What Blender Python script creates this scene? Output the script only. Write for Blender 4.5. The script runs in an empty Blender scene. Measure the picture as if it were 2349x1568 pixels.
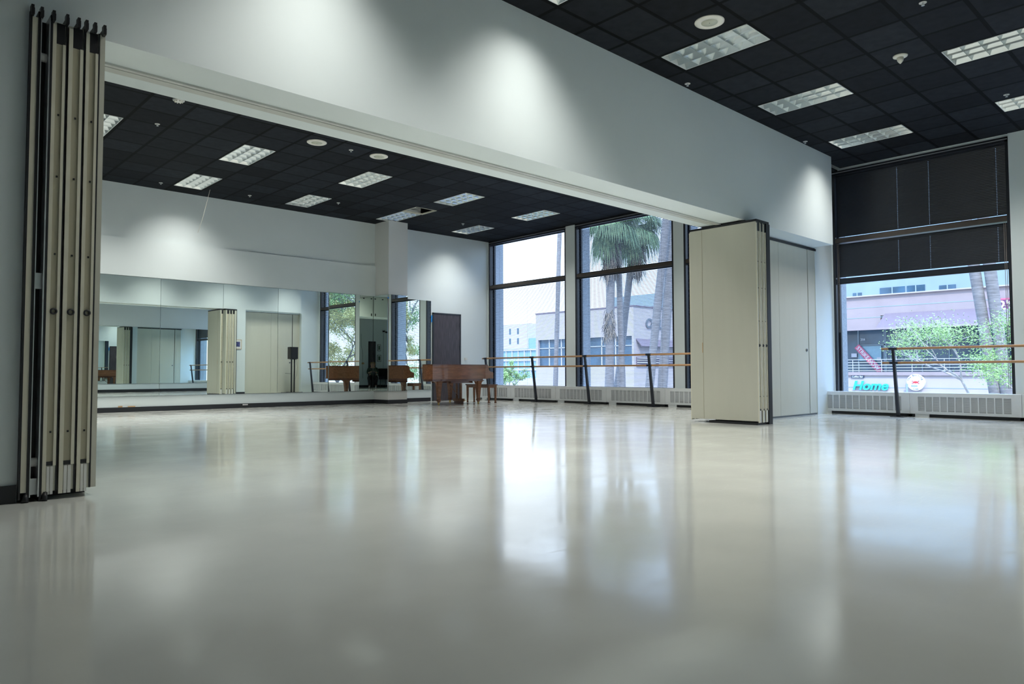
import bpy, math, random
from mathutils import Vector, Matrix
sc = bpy.context.scene
COL = sc.collection
PI = math.pi
rnd = random.Random(7)

# ------------------------------------------------------------------ camera
YAW, PITCH, ROLL = 0.8203930, 0.0422625, -0.0022883
cp, sp, cy_, sy_ = math.cos(PITCH), math.sin(PITCH), math.cos(YAW), math.sin(YAW)
fw = Vector((cy_*cp, sy_*cp, sp)); rt = Vector((sy_, -cy_, 0)); upv = rt.cross(fw)
r2 = rt*math.cos(ROLL) + upv*math.sin(ROLL); u2 = -rt*math.sin(ROLL) + upv*math.cos(ROLL)
cam_d = bpy.data.cameras.new('camera'); cam = bpy.data.objects.new('camera', cam_d); COL.objects.link(cam)
cam.matrix_world = Matrix(((r2.x, u2.x, -fw.x, 0), (r2.y, u2.y, -fw.y, 0), (r2.z, u2.z, -fw.z, 0.796), (0, 0, 0, 1)))
cam_d.sensor_width = 36; cam_d.lens = 1640.615/2349*36; cam_d.clip_start = 0.02; cam_d.clip_end = 900
sc.camera = cam
# ------------------------------------------------------------------ view, sky, sun
sc.view_settings.view_transform = 'Standard'; sc.view_settings.look = 'None'
sc.view_settings.gamma = 1; sc.view_settings.exposure = 0.12; sc.view_settings.use_curve_mapping = False
sc.cycles.max_bounces = 12; sc.cycles.diffuse_bounces = 5; sc.cycles.glossy_bounces = 8; sc.cycles.transparent_max_bounces = 24
SKY, SUN, LAMP = 1.55, 4.0, 35.0
w = bpy.data.worlds.new('sky'); sc.world = w; w.use_nodes = True
nt = w.node_tree; nt.nodes.clear()
out = nt.nodes.new('ShaderNodeOutputWorld'); bg = nt.nodes.new('ShaderNodeBackground'); tc = nt.nodes.new('ShaderNodeTexCoord')
sep = nt.nodes.new('ShaderNodeSeparateXYZ'); ramp = nt.nodes.new('ShaderNodeValToRGB'); no = nt.nodes.new('ShaderNodeTexNoise')
mp = nt.nodes.new('ShaderNodeMapping'); mp.inputs['Scale'].default_value = (1, 1, 3)
mixc = nt.nodes.new('ShaderNodeMix'); mixc.data_type = 'RGBA'; dot = nt.nodes.new('ShaderNodeVectorMath'); dot.operation = 'DOT_PRODUCT'
dot.inputs[1].default_value = (0.5, 0.85, 0.15); dr = nt.nodes.new('ShaderNodeMapRange'); dr.inputs['From Min'].default_value = 0.93; dr.inputs['From Max'].default_value = 0.985
ramp.color_ramp.elements[0].position = 0.0; ramp.color_ramp.elements[0].color = (0.95, 1.08, 1.25, 1)
ramp.color_ramp.elements[1].position = 0.9; ramp.color_ramp.elements[1].color = (2.1, 3.4, 5.9, 1)
e = ramp.color_ramp.elements.new(0.3); e.color = (0.9, 1.3, 1.95, 1)
no.inputs['Scale'].default_value = 2.2; no.inputs['Detail'].default_value = 4
nr = nt.nodes.new('ShaderNodeMapRange'); nr.inputs['From Min'].default_value = 0.45; nr.inputs['From Max'].default_value = 0.75; nr.inputs['To Max'].default_value = 0.5
mx = nt.nodes.new('ShaderNodeMath'); mx.operation = 'MAXIMUM'
L = nt.links.new
L(tc.outputs['Generated'], sep.inputs[0]); L(sep.outputs['Z'], ramp.inputs[0]); L(tc.outputs['Generated'], mp.inputs[0]); L(mp.outputs[0], no.inputs['Vector'])
L(no.outputs['Fac'], nr.inputs['Value']); L(tc.outputs['Generated'], dot.inputs[0]); L(dot.outputs['Value'], dr.inputs['Value'])
L(nr.outputs[0], mx.inputs[0]); L(dr.outputs[0], mx.inputs[1]); L(mx.outputs[0], mixc.inputs['Factor'])
L(ramp.outputs[0], mixc.inputs['A']); mixc.inputs['B'].default_value = (1.7, 1.8, 1.95, 1)
L(mixc.outputs['Result'], bg.inputs[0]); bg.inputs[1].default_value = SKY; L(bg.outputs[0], out.inputs[0])
sd = bpy.data.lights.new('sun', 'SUN'); sd.energy = SUN; sd.angle = 0.01; sd.color = (1.0, 0.93, 0.85)
so = bpy.data.objects.new('sun', sd); COL.objects.link(so)
so.rotation_euler = Vector((0.55, 0.42, -0.80)).to_track_quat('-Z', 'Y').to_euler()

# ------------------------------------------------------------------ materials
def mat(name, color, rough=0.5, metal=0.0, spec=0.5, var=0.06, scale=6.0, bump=0.0, bscale=40.0, stretch=(1, 1, 1), emit=None, coat=0.0):
    m = bpy.data.materials.new(name); m.use_nodes = True; n = m.node_tree; b = n.nodes['Principled BSDF']; l = n.links.new
    b.inputs['Roughness'].default_value = rough; b.inputs['Metallic'].default_value = metal; b.inputs['Specular IOR Level'].default_value = spec
    b.inputs['Coat Weight'].default_value = coat
    t = n.nodes.new('ShaderNodeTexCoord'); q = n.nodes.new('ShaderNodeMapping'); q.inputs['Scale'].default_value = stretch
    l(t.outputs['Object'], q.inputs[0]); z = n.nodes.new('ShaderNodeTexNoise'); z.inputs['Scale'].default_value = scale; z.inputs['Detail'].default_value = 5
    l(q.outputs[0], z.inputs['Vector']); r = n.nodes.new('ShaderNodeValToRGB'); r.color_ramp.elements[0].position = 0.3; r.color_ramp.elements[1].position = 0.7
    r.color_ramp.elements[0].color = (*[c*(1-var) for c in color], 1); r.color_ramp.elements[1].color = (*[min(1, c*(1+var)) for c in color], 1)
    l(z.outputs['Fac'], r.inputs[0]); l(r.outputs[0], b.inputs['Base Color'])
    if bump:
        k = n.nodes.new('ShaderNodeTexNoise'); k.inputs['Scale'].default_value = bscale; l(q.outputs[0], k.inputs['Vector'])
        bp = n.nodes.new('ShaderNodeBump'); bp.inputs['Strength'].default_value = bump; bp.inputs['Distance'].default_value = 0.01
        l(k.outputs['Fac'], bp.inputs['Height']); l(bp.outputs[0], b.inputs['Normal'])
    if emit:
        b.inputs['Emission Color'].default_value = (*emit[:3], 1); b.inputs['Emission Strength'].default_value = emit[3]
    return m

M = {}
M['wall'] = mat('wall_paint', (0.725, 0.795, 0.805), 0.55, var=0.015, scale=1.5, bump=0.03, bscale=150, spec=0.35)
M['wallwarm'] = mat('column_paint', (0.72, 0.73, 0.71), 0.5, var=0.015, scale=1.5)
M['mirror'] = mat('mirror_silver', (0.80, 0.88, 0.85), 0.0, 1.0, var=0.0)
M['edge'] = mat('mirror_edge', (0.25, 0.4, 0.42), 0.3)
M['black'] = mat('black_rubber', (0.012, 0.013, 0.016), 0.45)
M['base'] = mat('base_rubber', (0.018, 0.02, 0.026), 0.35)
M['cream'] = mat('panel_vinyl', (0.59, 0.585, 0.50), 0.45, var=0.015, scale=3, stretch=(3, 3, 0.4), bump=0.05, bscale=250)
M['creamdk'] = mat('panel_edge', (0.45, 0.42, 0.31), 0.4, var=0.06, scale=4, stretch=(3, 3, 0.3))
M['creamlt'] = mat('panel_trim', (0.74, 0.71, 0.58), 0.35, var=0.04)
M['track'] = mat('track_paint', (0.50, 0.52, 0.49), 0.4)
M['alu'] = mat('aluminium', (0.6, 0.62, 0.63), 0.35, 0.8)
M['bronze'] = mat('bronze_frame', (0.085, 0.07, 0.06), 0.38, 0.3)
M['frame'] = mat('dark_frame', (0.02, 0.023, 0.03), 0.35)
M['slat'] = mat('blind_slat', (0.022, 0.026, 0.036), 0.35, 0.0, var=0.1, scale=2)
M['cord'] = mat('cord', (0.25, 0.22, 0.2), 0.6)
M['concrete'] = mat('concrete', (0.34, 0.35, 0.36), 0.9, var=0.15, scale=30, bump=0.5, bscale=80)
M['rad'] = mat('heater_enamel', (0.76, 0.79, 0.81), 0.4, var=0.02)
M['raddk'] = mat('heater_inside', (0.16, 0.17, 0.18), 0.6)
M['sill'] = mat('sill_paint', (0.7, 0.72, 0.75), 0.35, var=0.02)
M['wood'] = mat('barre_wood', (0.50, 0.27, 0.12), 0.35, var=0.15, scale=12, stretch=(6, 0.5, 6))
M['barre'] = mat('barre_steel', (0.012, 0.016, 0.028), 0.35)
M['piano'] = mat('piano_walnut', (0.25, 0.10, 0.045), 0.22, var=0.22, scale=9, stretch=(0.5, 3, 3), coat=0.4)
M['pianodk'] = mat('piano_lid', (0.13, 0.05, 0.03), 0.25, var=0.2, scale=9, stretch=(0.5, 3, 3), coat=0.4)
M['brass'] = mat('brass', (0.6, 0.42, 0.15), 0.3, 1)
M['ivory'] = mat('ivory', (0.8, 0.78, 0.7), 0.3)
M['door'] = mat('door_veneer', (0.062, 0.05, 0.058), 0.4, var=0.45, scale=14, stretch=(4, 4, 0.25))
M['white'] = mat('white_plastic', (0.75, 0.75, 0.72), 0.4)
M['speaker'] = mat('speaker_grille', (0.52, 0.54, 0.44), 0.6)
M['blue'] = mat('painter_tape', (0.02, 0.28, 0.75), 0.6)
M['tan'] = mat('bare_wallboard', (0.55, 0.35, 0.18), 0.8)
M['louver'] = mat('louver_metal', (0.70, 0.75, 0.76), 0.2, 0.85, var=0.02)
M['housing'] = mat('fixture_housing', (0.8, 0.82, 0.8), 0.3)
M['tube'] = mat('unlit_tube', (0.8, 0.82, 0.8), 0.3)
M['tubelit'] = mat('lit_tube', (0.9, 0.9, 0.85), 0.3, emit=(1, 0.97, 0.88, 8.0))
M['hole'] = mat('ceiling_void', (0.01, 0.01, 0.01), 0.9)
M['fabric'] = mat('black_cloth', (0.012, 0.014, 0.02), 0.8)
M['grey'] = mat('grey_metal', (0.2, 0.22, 0.24), 0.4, 0.5)
M['pink'] = mat('pink_stucco', (0.32, 0.265, 0.27), 0.9, var=0.06, scale=1.2, bump=0.3, bscale=30)
M['pinklt'] = mat('pale_stucco', (0.42, 0.37, 0.375), 0.9, var=0.04, scale=1.2)
M['pinkdk'] = mat('mauve_awning', (0.165, 0.13, 0.155), 0.8, var=0.05)
M['greyst'] = mat('blue_grey_stucco', (0.25, 0.32, 0.36), 0.9, var=0.05, scale=0.8)
M['shopglass'] = mat('shop_glass', (0.05, 0.10, 0.15), 0.12, spec=0.6, var=0.35, scale=0.9)
M['paleglass'] = mat('pale_glass', (0.22, 0.38, 0.46), 0.2)
M['trimw'] = mat('white_trim', (0.5, 0.5, 0.53), 0.6)
M['teal'] = mat('teal_letter', (0.02, 0.50, 0.52), 0.4)
M['crab'] = mat('red_paint', (0.65, 0.04, 0.05), 0.5)
M['ink'] = mat('dark_lettering', (0.03, 0.05, 0.10), 0.5)
M['signw'] = mat('white_sign', (0.7, 0.75, 0.8), 0.5)
M['plum'] = mat('plum_sign', (0.16, 0.05, 0.14), 0.5)
M['redsign'] = mat('red_banner', (0.55, 0.12, 0.2), 0.5)
M['asphalt'] = mat('asphalt', (0.25, 0.25, 0.25), 0.9)
M['bark'] = mat('palm_bark', (0.19, 0.18, 0.18), 0.9, var=0.3, scale=3, stretch=(1, 1, 8), bump=0.6, bscale=8)
M['frond'] = mat('palm_frond', (0.10, 0.17, 0.07), 0.6, var=0.3)
M['deadfrond'] = mat('dead_frond', (0.21, 0.175, 0.14), 0.8, var=0.3)
M['leafg'] = mat('green_leaf', (0.22, 0.36, 0.10), 0.5, var=0.35, scale=1)
M['leafy'] = mat('yellow_leaf', (0.45, 0.42, 0.14), 0.5, var=0.35, scale=1)
M['branch'] = mat('pale_branch', (0.48, 0.45, 0.44), 0.8)
M['brdark'] = mat('dark_branch', (0.12, 0.11, 0.11), 0.8)
M['skin'] = mat('skin', (0.55, 0.33, 0.24), 0.5); M['hair'] = mat('blond_hair', (0.30, 0.20, 0.09), 0.6, var=0.3, scale=40)
M['shirt'] = mat('dark_green_shirt', (0.02, 0.045, 0.03), 0.8); M['trouser'] = mat('black_trousers', (0.012, 0.013, 0.016), 0.8)
M['frameoak'] = mat('oak_frame', (0.5, 0.33, 0.16), 0.4); M['photo'] = mat('dark_photo', (0.06, 0.07, 0.20), 0.4, var=0.8, scale=20)
M['photog'] = mat('green_photo', (0.06, 0.12, 0.07), 0.4, var=0.8, scale=20)
M['cab'] = mat('cabinet_laminate', (0.72, 0.75, 0.68), 0.4, var=0.02)

def floor_material():
    m = bpy.data.materials.new('vinyl_floor'); m.use_nodes = True; n = m.node_tree; b = n.nodes['Principled BSDF']; l = n.links.new
    N = n.nodes.new; t = N('ShaderNodeTexCoord')
    def noise(s, d, st=(1, 1, 1), rot=0):
        q = N('ShaderNodeMapping'); q.inputs['Scale'].default_value = st; q.inputs['Rotation'].default_value = (0, 0, rot)
        l(t.outputs['Object'], q.inputs[0]); z = N('ShaderNodeTexNoise'); z.inputs['Scale'].default_value = s; z.inputs['Detail'].default_value = d
        l(q.outputs[0], z.inputs['Vector']); return z.outputs['Fac']
    r = N('ShaderNodeValToRGB'); r.color_ramp.elements[0].position = 0.3; r.color_ramp.elements[1].position = 0.72
    r.color_ramp.elements[0].color = (0.66, 0.68, 0.64, 1); r.color_ramp.elements[1].color = (0.745, 0.765, 0.72, 1)
    l(noise(1.3, 7), r.inputs[0]); l(r.outputs[0], b.inputs['Base Color'])
    mr = N('ShaderNodeMapRange'); mr.inputs['From Min'].default_value = 0.3; mr.inputs['From Max'].default_value = 0.7
    mr.inputs['To Min'].default_value = 0.07; mr.inputs['To Max'].default_value = 0.16; l(noise(2.1, 8), mr.inputs['Value'])
    # scuffs: thin arcs of higher roughness
    vo = N('ShaderNodeTexWave'); vo.wave_type = 'RINGS'; vo.inputs['Scale'].default_value = 1.7; vo.inputs['Distortion'].default_value = 9; vo.inputs['Detail'].default_value = 2; vo.inputs['Detail Scale'].default_value = 1.4
    l(t.outputs['Object'], vo.inputs['Vector'])
    s = N('ShaderNodeMapRange'); s.inputs['From Min'].default_value = 0.985; s.inputs['From Max'].default_value = 1.0; s.inputs['To Max'].default_value = 0.03
    l(vo.outputs['Fac'], s.inputs['Value']); a = N('ShaderNodeMath'); a.operation = 'ADD'; l(mr.outputs[0], a.inputs[0]); l(s.outputs[0], a.inputs[1])
    for rot, sc_ in ((0.5, 5.0), (-0.35, 4.0), (1.2, 4.5)):
        k = N('ShaderNodeMapRange'); k.inputs['From Min'].default_value = 0.66; k.inputs['From Max'].default_value = 0.72; k.inputs['To Max'].default_value = 0.03
        l(noise(sc_, 1, (0.35, 16, 1), rot), k.inputs['Value']); a2 = N('ShaderNodeMath'); a2.operation = 'ADD'; l(a.outputs[0], a2.inputs[0]); l(k.outputs[0], a2.inputs[1]); a = a2
    l(a.outputs[0], b.inputs['Roughness']); b.inputs['Specular IOR Level'].default_value = 0.72
    b1 = N('ShaderNodeBump'); b1.inputs['Strength'].default_value = 0.035; b1.inputs['Distance'].default_value = 0.02; l(noise(2.6, 3), b1.inputs['Height'])
    b2 = N('ShaderNodeBump'); b2.inputs['Strength'].default_value = 0.01; b2.inputs['Distance'].default_value = 0.004; l(noise(38, 3), b2.inputs['Height'])
    l(b1.outputs[0], b2.inputs['Normal']); l(b2.outputs[0], b.inputs['Normal'])
    return m
M['floor'] = floor_material()

def ceiling_material(name, ox, oy, dark):
    "black lay-in tiles on a 0.61 m grid that starts at (ox, oy)"
    m = bpy.data.materials.new(name); m.use_nodes = True; n = m.node_tree; b = n.nodes['Principled BSDF']; l = n.links.new; N = n.nodes.new
    t = N('ShaderNodeTexCoord'); sx = N('ShaderNodeSeparateXYZ'); l(t.outputs['Object'], sx.inputs[0])
    def math_(op, a, bb=None):
        k = N('ShaderNodeMath'); k.operation = op
        for i, v in enumerate((a, bb)):
            if v is None: continue
            if isinstance(v, (int, float)): k.inputs[i].default_value = v
            else: l(v, k.inputs[i])
        return k.outputs[0]
    u = math_('DIVIDE', math_('SUBTRACT', sx.outputs['X'], ox), 0.61); v = math_('DIVIDE', math_('SUBTRACT', sx.outputs['Y'], oy), 0.61)
    def edge(q, h):
        d = math_('ABSOLUTE', math_('SUBTRACT', math_('FRACT', math_('ADD', q, 0.5)), 0.5)); return math_('LESS_THAN', d, h)
    g = math_('MAXIMUM', edge(u, 0.020), edge(v, 0.020)); groove = math_('MAXIMUM', edge(u, 0.038), edge(v, 0.038))
    cb = N('ShaderNodeCombineXYZ'); l(math_('FLOOR', u), cb.inputs[0]); l(math_('FLOOR', v), cb.inputs[1])
    wn = N('ShaderNodeTexWhiteNoise'); wn.noise_dimensions = '2D'; l(cb.outputs[0], wn.inputs['Vector'])
    sc_ = N('ShaderNodeMapRange'); sc_.inputs['To Min'].default_value = 0.55; sc_.inputs['To Max'].default_value = 1.35; l(wn.outputs['Value'], sc_.inputs['Value'])
    no2 = N('ShaderNodeTexNoise'); no2.inputs['Scale'].default_value = 9; no2.inputs['Detail'].default_value = 6; l(t.outputs['Object'], no2.inputs['Vector'])
    f = math_('MULTIPLY', sc_.outputs[0], math_('ADD', no2.outputs['Fac'], 0.5))
    f = math_('MULTIPLY', f, math_('SUBTRACT', 1.0, math_('MULTIPLY', groove, 0.88)))
    base = N('ShaderNodeMix'); base.data_type = 'RGBA'; base.inputs['Factor'].default_value = 1; base.blend_type = 'MULTIPLY'
    base.inputs['A'].default_value = (*dark, 1); cc = N('ShaderNodeCombineColor'); l(f, cc.inputs[0]); l(f, cc.inputs[1]); l(f, cc.inputs[2]); l(cc.outputs[0], base.inputs['B'])
    l(base.outputs['Result'], b.inputs['Base Color']); b.inputs['Roughness'].default_value = 0.8; b.inputs['Specular IOR Level'].default_value = 0.15
    bp = N('ShaderNodeBump'); bp.inputs['Strength'].default_value = 0.6; bp.inputs['Distance'].default_value = 0.006
    l(math_('ADD', g, math_('MULTIPLY', groove, -1.6)), bp.inputs['Height']); l(bp.outputs[0], b.inputs['Normal'])
    return m

def glass_material():
    m = bpy.data.materials.new('window_glass'); m.use_nodes = True; n = m.node_tree; n.nodes.clear(); l = n.links.new
    o = n.nodes.new('ShaderNodeOutputMaterial'); tr = n.nodes.new('ShaderNodeBsdfTransparent'); gl = n.nodes.new('ShaderNodeBsdfGlossy')
    gl.inputs['Roughness'].default_value = 0.0; tr.inputs[0].default_value = (0.90, 0.95, 0.97, 1)
    fr = n.nodes.new('ShaderNodeFresnel'); fr.inputs[0].default_value = 1.35; mi = n.nodes.new('ShaderNodeMixShader')
    l(fr.outputs[0], mi.inputs[0]); l(tr.outputs[0], mi.inputs[1]); l(gl.outputs[0], mi.inputs[2]); l(mi.outputs[0], o.inputs[0]); return m
M['glass'] = glass_material()

# ------------------------------------------------------------------ mesh helpers
class MB:
    def __init__(s): s.v = []; s.f = []; s.sm = []
    def add(s, vs, fs, smooth=False):
        k = len(s.v); s.v += [tuple(p) for p in vs]; s.f += [tuple(i+k for i in f) for f in fs]; s.sm += [smooth]*len(fs); return s
    def box(s, x0, x1, y0, y1, z0, z1):
        x0, x1 = sorted((x0, x1)); y0, y1 = sorted((y0, y1)); z0, z1 = sorted((z0, z1))
        return s.add([(x0, y0, z0), (x1, y0, z0), (x1, y1, z0), (x0, y1, z0), (x0, y0, z1), (x1, y0, z1), (x1, y1, z1), (x0, y1, z1)],
                     [(0, 3, 2, 1), (4, 5, 6, 7), (0, 1, 5, 4), (1, 2, 6, 5), (2, 3, 7, 6), (3, 0, 4, 7)])
    def prism(s, poly, z0, z1, f=None):
        "poly of (a,b) swept z0..z1; f maps (a,b,c)->xyz"
        f = f or (lambda a, b, c: (a, b, c)); n = len(poly)
        return s.add([f(a, b, z0) for a, b in poly] + [f(a, b, z1) for a, b in poly],
                     [tuple(range(n-1, -1, -1)), tuple(range(n, 2*n))] + [(i, (i+1) % n, n+(i+1) % n, n+i) for i in range(n)])
    def tube(s, pts, rad, n=8, cap=True, smooth=True):
        pts = [Vector(p) for p in pts]; rad = rad if isinstance(rad, (list, tuple)) else [rad]*len(pts); vs = []; fs = []
        for i, p in enumerate(pts):
            d = (pts[min(i+1, len(pts)-1)]-pts[max(i-1, 0)]).normalized()
            a = d.cross(Vector((0, 0, 1)) if abs(d.z) < 0.9 else Vector((1, 0, 0))).normalized(); b = d.cross(a)
            for k in range(n): t = 2*PI*k/n; vs.append(p+(a*math.cos(t)+b*math.sin(t))*rad[i])
        for i in range(len(pts)-1):
            for k in range(n): fs.append((i*n+k, i*n+(k+1) % n, (i+1)*n+(k+1) % n, (i+1)*n+k))
        s.add(vs, fs, smooth)
        if cap:
            m = len(s.v)-len(vs); s.f += [tuple(m+k for k in range(n-1, -1, -1)), tuple(m+len(vs)-n+k for k in range(n))]; s.sm += [False, False]
        return s
    def lathe(s, prof, c, n=24, axis='z'):
        "prof of (r, h) about a vertical line through c"
        vs = []; fs = []
        for r, h in prof:
            for k in range(n): t = 2*PI*k/n; vs.append((c[0]+r*math.cos(t), c[1]+r*math.sin(t), c[2]+h))
        for i in range(len(prof)-1):
            for k in range(n): fs.append((i*n+k, i*n+(k+1) % n, (i+1)*n+(k+1) % n, (i+1)*n+k))
        fs += [tuple(range(n-1, -1, -1)), tuple(len(vs)-n+k for k in range(n))]
        return s.add(vs, fs, True)
    def quad(s, *p): return s.add(p, [(0, 1, 2, 3)])
    def ball(s, c, r, n=12, m=8, sz=(1, 1, 1)):
        vs = []; fs = []
        for i in range(m+1):
            a = PI*i/m
            for k in range(n): t = 2*PI*k/n; vs.append((c[0]+r*sz[0]*math.sin(a)*math.cos(t), c[1]+r*sz[1]*math.sin(a)*math.sin(t), c[2]+r*sz[2]*math.cos(a)))
        for i in range(m):
            for k in range(n): fs.append((i*n+k, (i+1)*n+k, (i+1)*n+(k+1) % n, i*n+(k+1) % n))
        return s.add(vs, fs, True)
    def build(s, name, m, parent=None, label=None):
        me = bpy.data.meshes.new(name); me.from_pydata(s.v, [], s.f); me.polygons.foreach_set('use_smooth', s.sm); me.materials.append(m); me.update()
        o = bpy.data.objects.new(name, me); COL.objects.link(o)
        if parent is not None:
            o.parent = parent; o.matrix_parent_inverse = Matrix.Translation(-world_loc(parent))
        if label: o['label'] = label
        return o
WL = {}
def world_loc(o): return WL.get(o.name, Vector((0, 0, 0)))
# parts are written in world coordinates; an Empty stands at its thing's base
def tag(o, label, cat, group=None):
    o['label'] = label; o['category'] = cat
    if group: o['group'] = group
    return o
def thing(name, label, cat, loc=(0, 0, 0), group=None):
    o = bpy.data.objects.new(name, None); COL.objects.link(o); o.location = loc; o.empty_display_size = 0.2
    WL[o.name] = Vector(loc); return tag(o, label, cat, group)
def struct(name, mb, m, parent=None):
    o = mb.build(name, m, parent)
    if parent is None: o['kind'] = 'structure'
    return o
def copy_tree(root, loc, label, group=None):
    r = root.copy(); COL.objects.link(r); r.location = loc; r['label'] = label
    if group: r['group'] = group
    for ch in list(root.children):
        c_ = ch.copy(); COL.objects.link(c_); c_.parent = r
        for g_ in list(ch.children):
            d = g_.copy(); COL.objects.link(d); d.parent = c_
    return r
def text(name, body, size, m, origin, X, Y, extrude=0.01, parent=None, shear=0.0, bold=0.0, align='LEFT', wide=1.0):
    cu = bpy.data.curves.new(name, 'FONT'); cu.body = body; cu.size = size; cu.extrude = extrude; cu.shear = shear; cu.offset = bold; cu.align_x = align
    t = bpy.data.objects.new(name, cu); COL.objects.link(t); bpy.context.view_layer.update()
    me = bpy.data.meshes.new_from_object(t.evaluated_get(bpy.context.evaluated_depsgraph_get())); bpy.data.objects.remove(t); bpy.data.curves.remove(cu)
    X = Vector(X); Y = Vector(Y); Z = X.cross(Y); mw = Matrix((X*wide, Y, Z)).transposed().to_4x4(); mw.translation = Vector(origin); me.transform(mw)
    me.materials.clear(); me.materials.append(m); me.name = name
    o = bpy.data.objects.new(name, me); COL.objects.link(o)
    if parent is not None: o.parent = parent; o.matrix_parent_inverse = Matrix.Translation(-world_loc(parent))
    return o

# ------------------------------------------------------------------ key planes (metres)
W, MW, HF, HB = 14.056, 16.125, 5.516, 6.296       # window wall, mirror wall, header front and back
XL, YB, YR = -2.6, -0.6, -1.6                      # left wall, near mirror wall, recess behind the camera
ZC1, ZC2, ZH = 4.748, 4.701, 3.117                 # ceilings and header underside
HX = 13.20                                         # header's window end
WIN = [(12.96, 16.10), (9.555, 12.625), (6.22, 9.275), (2.965, 5.88), (-0.45, 2.63)]

struct('floor', MB().box(XL-0.2, W+0.25, YR-0.2, MW+0.2, -0.3, 0), M['floor'])
T = 0.61
G1x, G1y, G2x, G2y = 6.157, 5.2086, 3.0532, 10.719
FRONT = [(2, -2), (6, -2), (10, -2), (-2, -2), (-6, -2), (6, -6), (10, -6), (2, -6), (-2, -6)]
BACK = [(-1, 2), (3, 2), (7, 2), (11, 2), (15, 2), (3, 6), (7, 6), (11, 6), (15, 6), (-1, 6), (3, -6), (7, -6), (11, -6), (15, -6)]
hx0, hx1, hy0, hy1 = 9.763, 10.373, 13.77, 14.379
def holed_slab(x0, x1, y0, y1, z, holes):
    xs = sorted({x0, x1, *[h[0] for h in holes], *[h[1] for h in holes]}); ys_ = sorted({y0, y1, *[h[2] for h in holes], *[h[3] for h in holes]}); b = MB()
    for i in range(len(xs)-1):
        for j in range(len(ys_)-1):
            cx, cy = (xs[i]+xs[i+1])/2, (ys_[j]+ys_[j+1])/2
            if not any(h[0] < cx < h[1] and h[2] < cy < h[3] for h in holes): b.box(xs[i], xs[i+1], ys_[j], ys_[j+1], z, z+0.02)
    return b
def opening(gx, gy, i, j): return (gx+i*T+0.02, gx+i*T+0.575, gy+j*T+0.02, gy+j*T+1.185)
struct('ceiling', holed_slab(XL-0.2, W+0.3, YR-0.2, HF+0.2, ZC1, [opening(G1x, G1y, i, j) for i, j in FRONT]), ceiling_material('front_tiles', 6.157, 5.2086, (0.014, 0.0165, 0.0205)))
struct('ceiling', holed_slab(XL-0.2, W+0.3, HF+0.25, MW+0.2, ZC2, [opening(G2x, G2y, i, j) for i, j in BACK]+[(hx0, hx1, hy0, hy1)]), ceiling_material('back_tiles', 3.0532, 10.719, (0.013, 0.016, 0.0215)))
struct('wall_roof', MB().box(XL-0.3, W+0.5, YR-0.3, MW+0.3, 5.15, 5.3), M['hole'])

# walls
struct('wall_left', MB().box(XL-0.2, XL, YR-0.2, MW+0.2, -0.2, 5.2), M['wall'])
b = MB().box(XL, W+0.25, MW, MW+0.2, -0.2, 5.2)
b.box(XL, 10.11, MW-0.035, MW, 2.80, 3.58)                       # bulkhead above the mirrors
struct('wall_mirror_side', b, M['wall'])
struct('wall_column', MB().box(10.11, 10.69, 15.467, MW, 0, ZC2), M['wallwarm'])
b = MB().box(1.6, W+0.25, YB-0.2, YB, -0.2, 5.2).box(XL, 1.6, YR-0.2, YR, -0.2, 5.2).box(1.6, 1.8, YR-0.2, YB-0.2, -0.2, 5.2)
struct('wall_near', b, M['wall'])
# dividing wall: header, wing, pier beside the stack, stub by the window
b = MB().box(XL, HX, HF, HB, ZH, 5.2)
b.box(XL, 0.795, 5.335, HB, 0, 5.2).box(10.43, 10.75, 5.86, HB, 0, ZH)
b.box(13.30, W+0.02, 5.90, 6.14, 0, ZH).box(HX-0.02, W+0.02, 5.90, 6.14, ZH-0.001, 5.2).box(10.75, 13.3, 5.99, 6.0, 3.085, ZH)
struct('wall_divider', b, M['wall'])
# window wall: pilasters, low wall, head
b = MB(); ys = sorted([-2.0] + [v for p in WIN for v in p] + [MW+0.2])
for i in range(0, len(ys), 2): b.box(W, W+0.25, ys[i], ys[i+1], 0, 5.2)
b.box(W, W+0.25, -2, MW+0.2, -0.2, 0.40).box(W+0.02, W+0.25, -2, MW+0.2, 4.69, 5.2)
struct('wall_window_side', b, M['wall'])
b = MB()
for i, (a, c) in enumerate(WIN): b.box(W+0.25, W+0.60, c, c+0.34, -4.2, 7)
struct('trim_1', b, M['concrete'])

# baseboards
b = MB().box(XL, 10.11, MW-0.012, MW, 0, 0.10).box(10.098, 10.11, 15.467, MW, 0, 0.10).box(10.098, 10.702, 15.455, 15.467, 0, 0.10).box(10.69, 11.93, MW-0.012, MW, 0, 0.10)
struct('baseboard_mirror_side', b, M['base'])
struct('baseboard_left', MB().box(XL, 0.79, 5.321, 5.335, 0, 0.11), M['base'])
struct('baseboard_divider', MB().box(XL, 0.79, HB, HB+0.012, 0, 0.1).box(10.43, 10.75, HB, HB+0.012, 0, 0.1), M['base'])
struct('baseboard_near', MB().box(1.59, W, YB, YB+0.012, 0, 0.12).box(XL, 1.6, YR, YR+0.012, 0, 0.12), M['base'])
# recessed track in the header underside
b = MB().box(0.79, 10.0, 5.905, 5.945, ZH-0.016, ZH+0.001).box(0.79, 10.0, 5.957, 5.985, ZH-0.016, ZH+0.001).box(0.79, 10.0, 5.985, 6.07, ZH-0.008, ZH+0.001)
struct('trim_2', b, M['track'])
struct('trim_3', MB().box(0.79, 10.0, 5.945, 5.957, ZH-0.006, ZH+0.002), M['black'])
struct('trim_4', MB().box(10.75, 13.34, 5.895, 5.94, 3.06, 3.10), M['black'])
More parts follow.
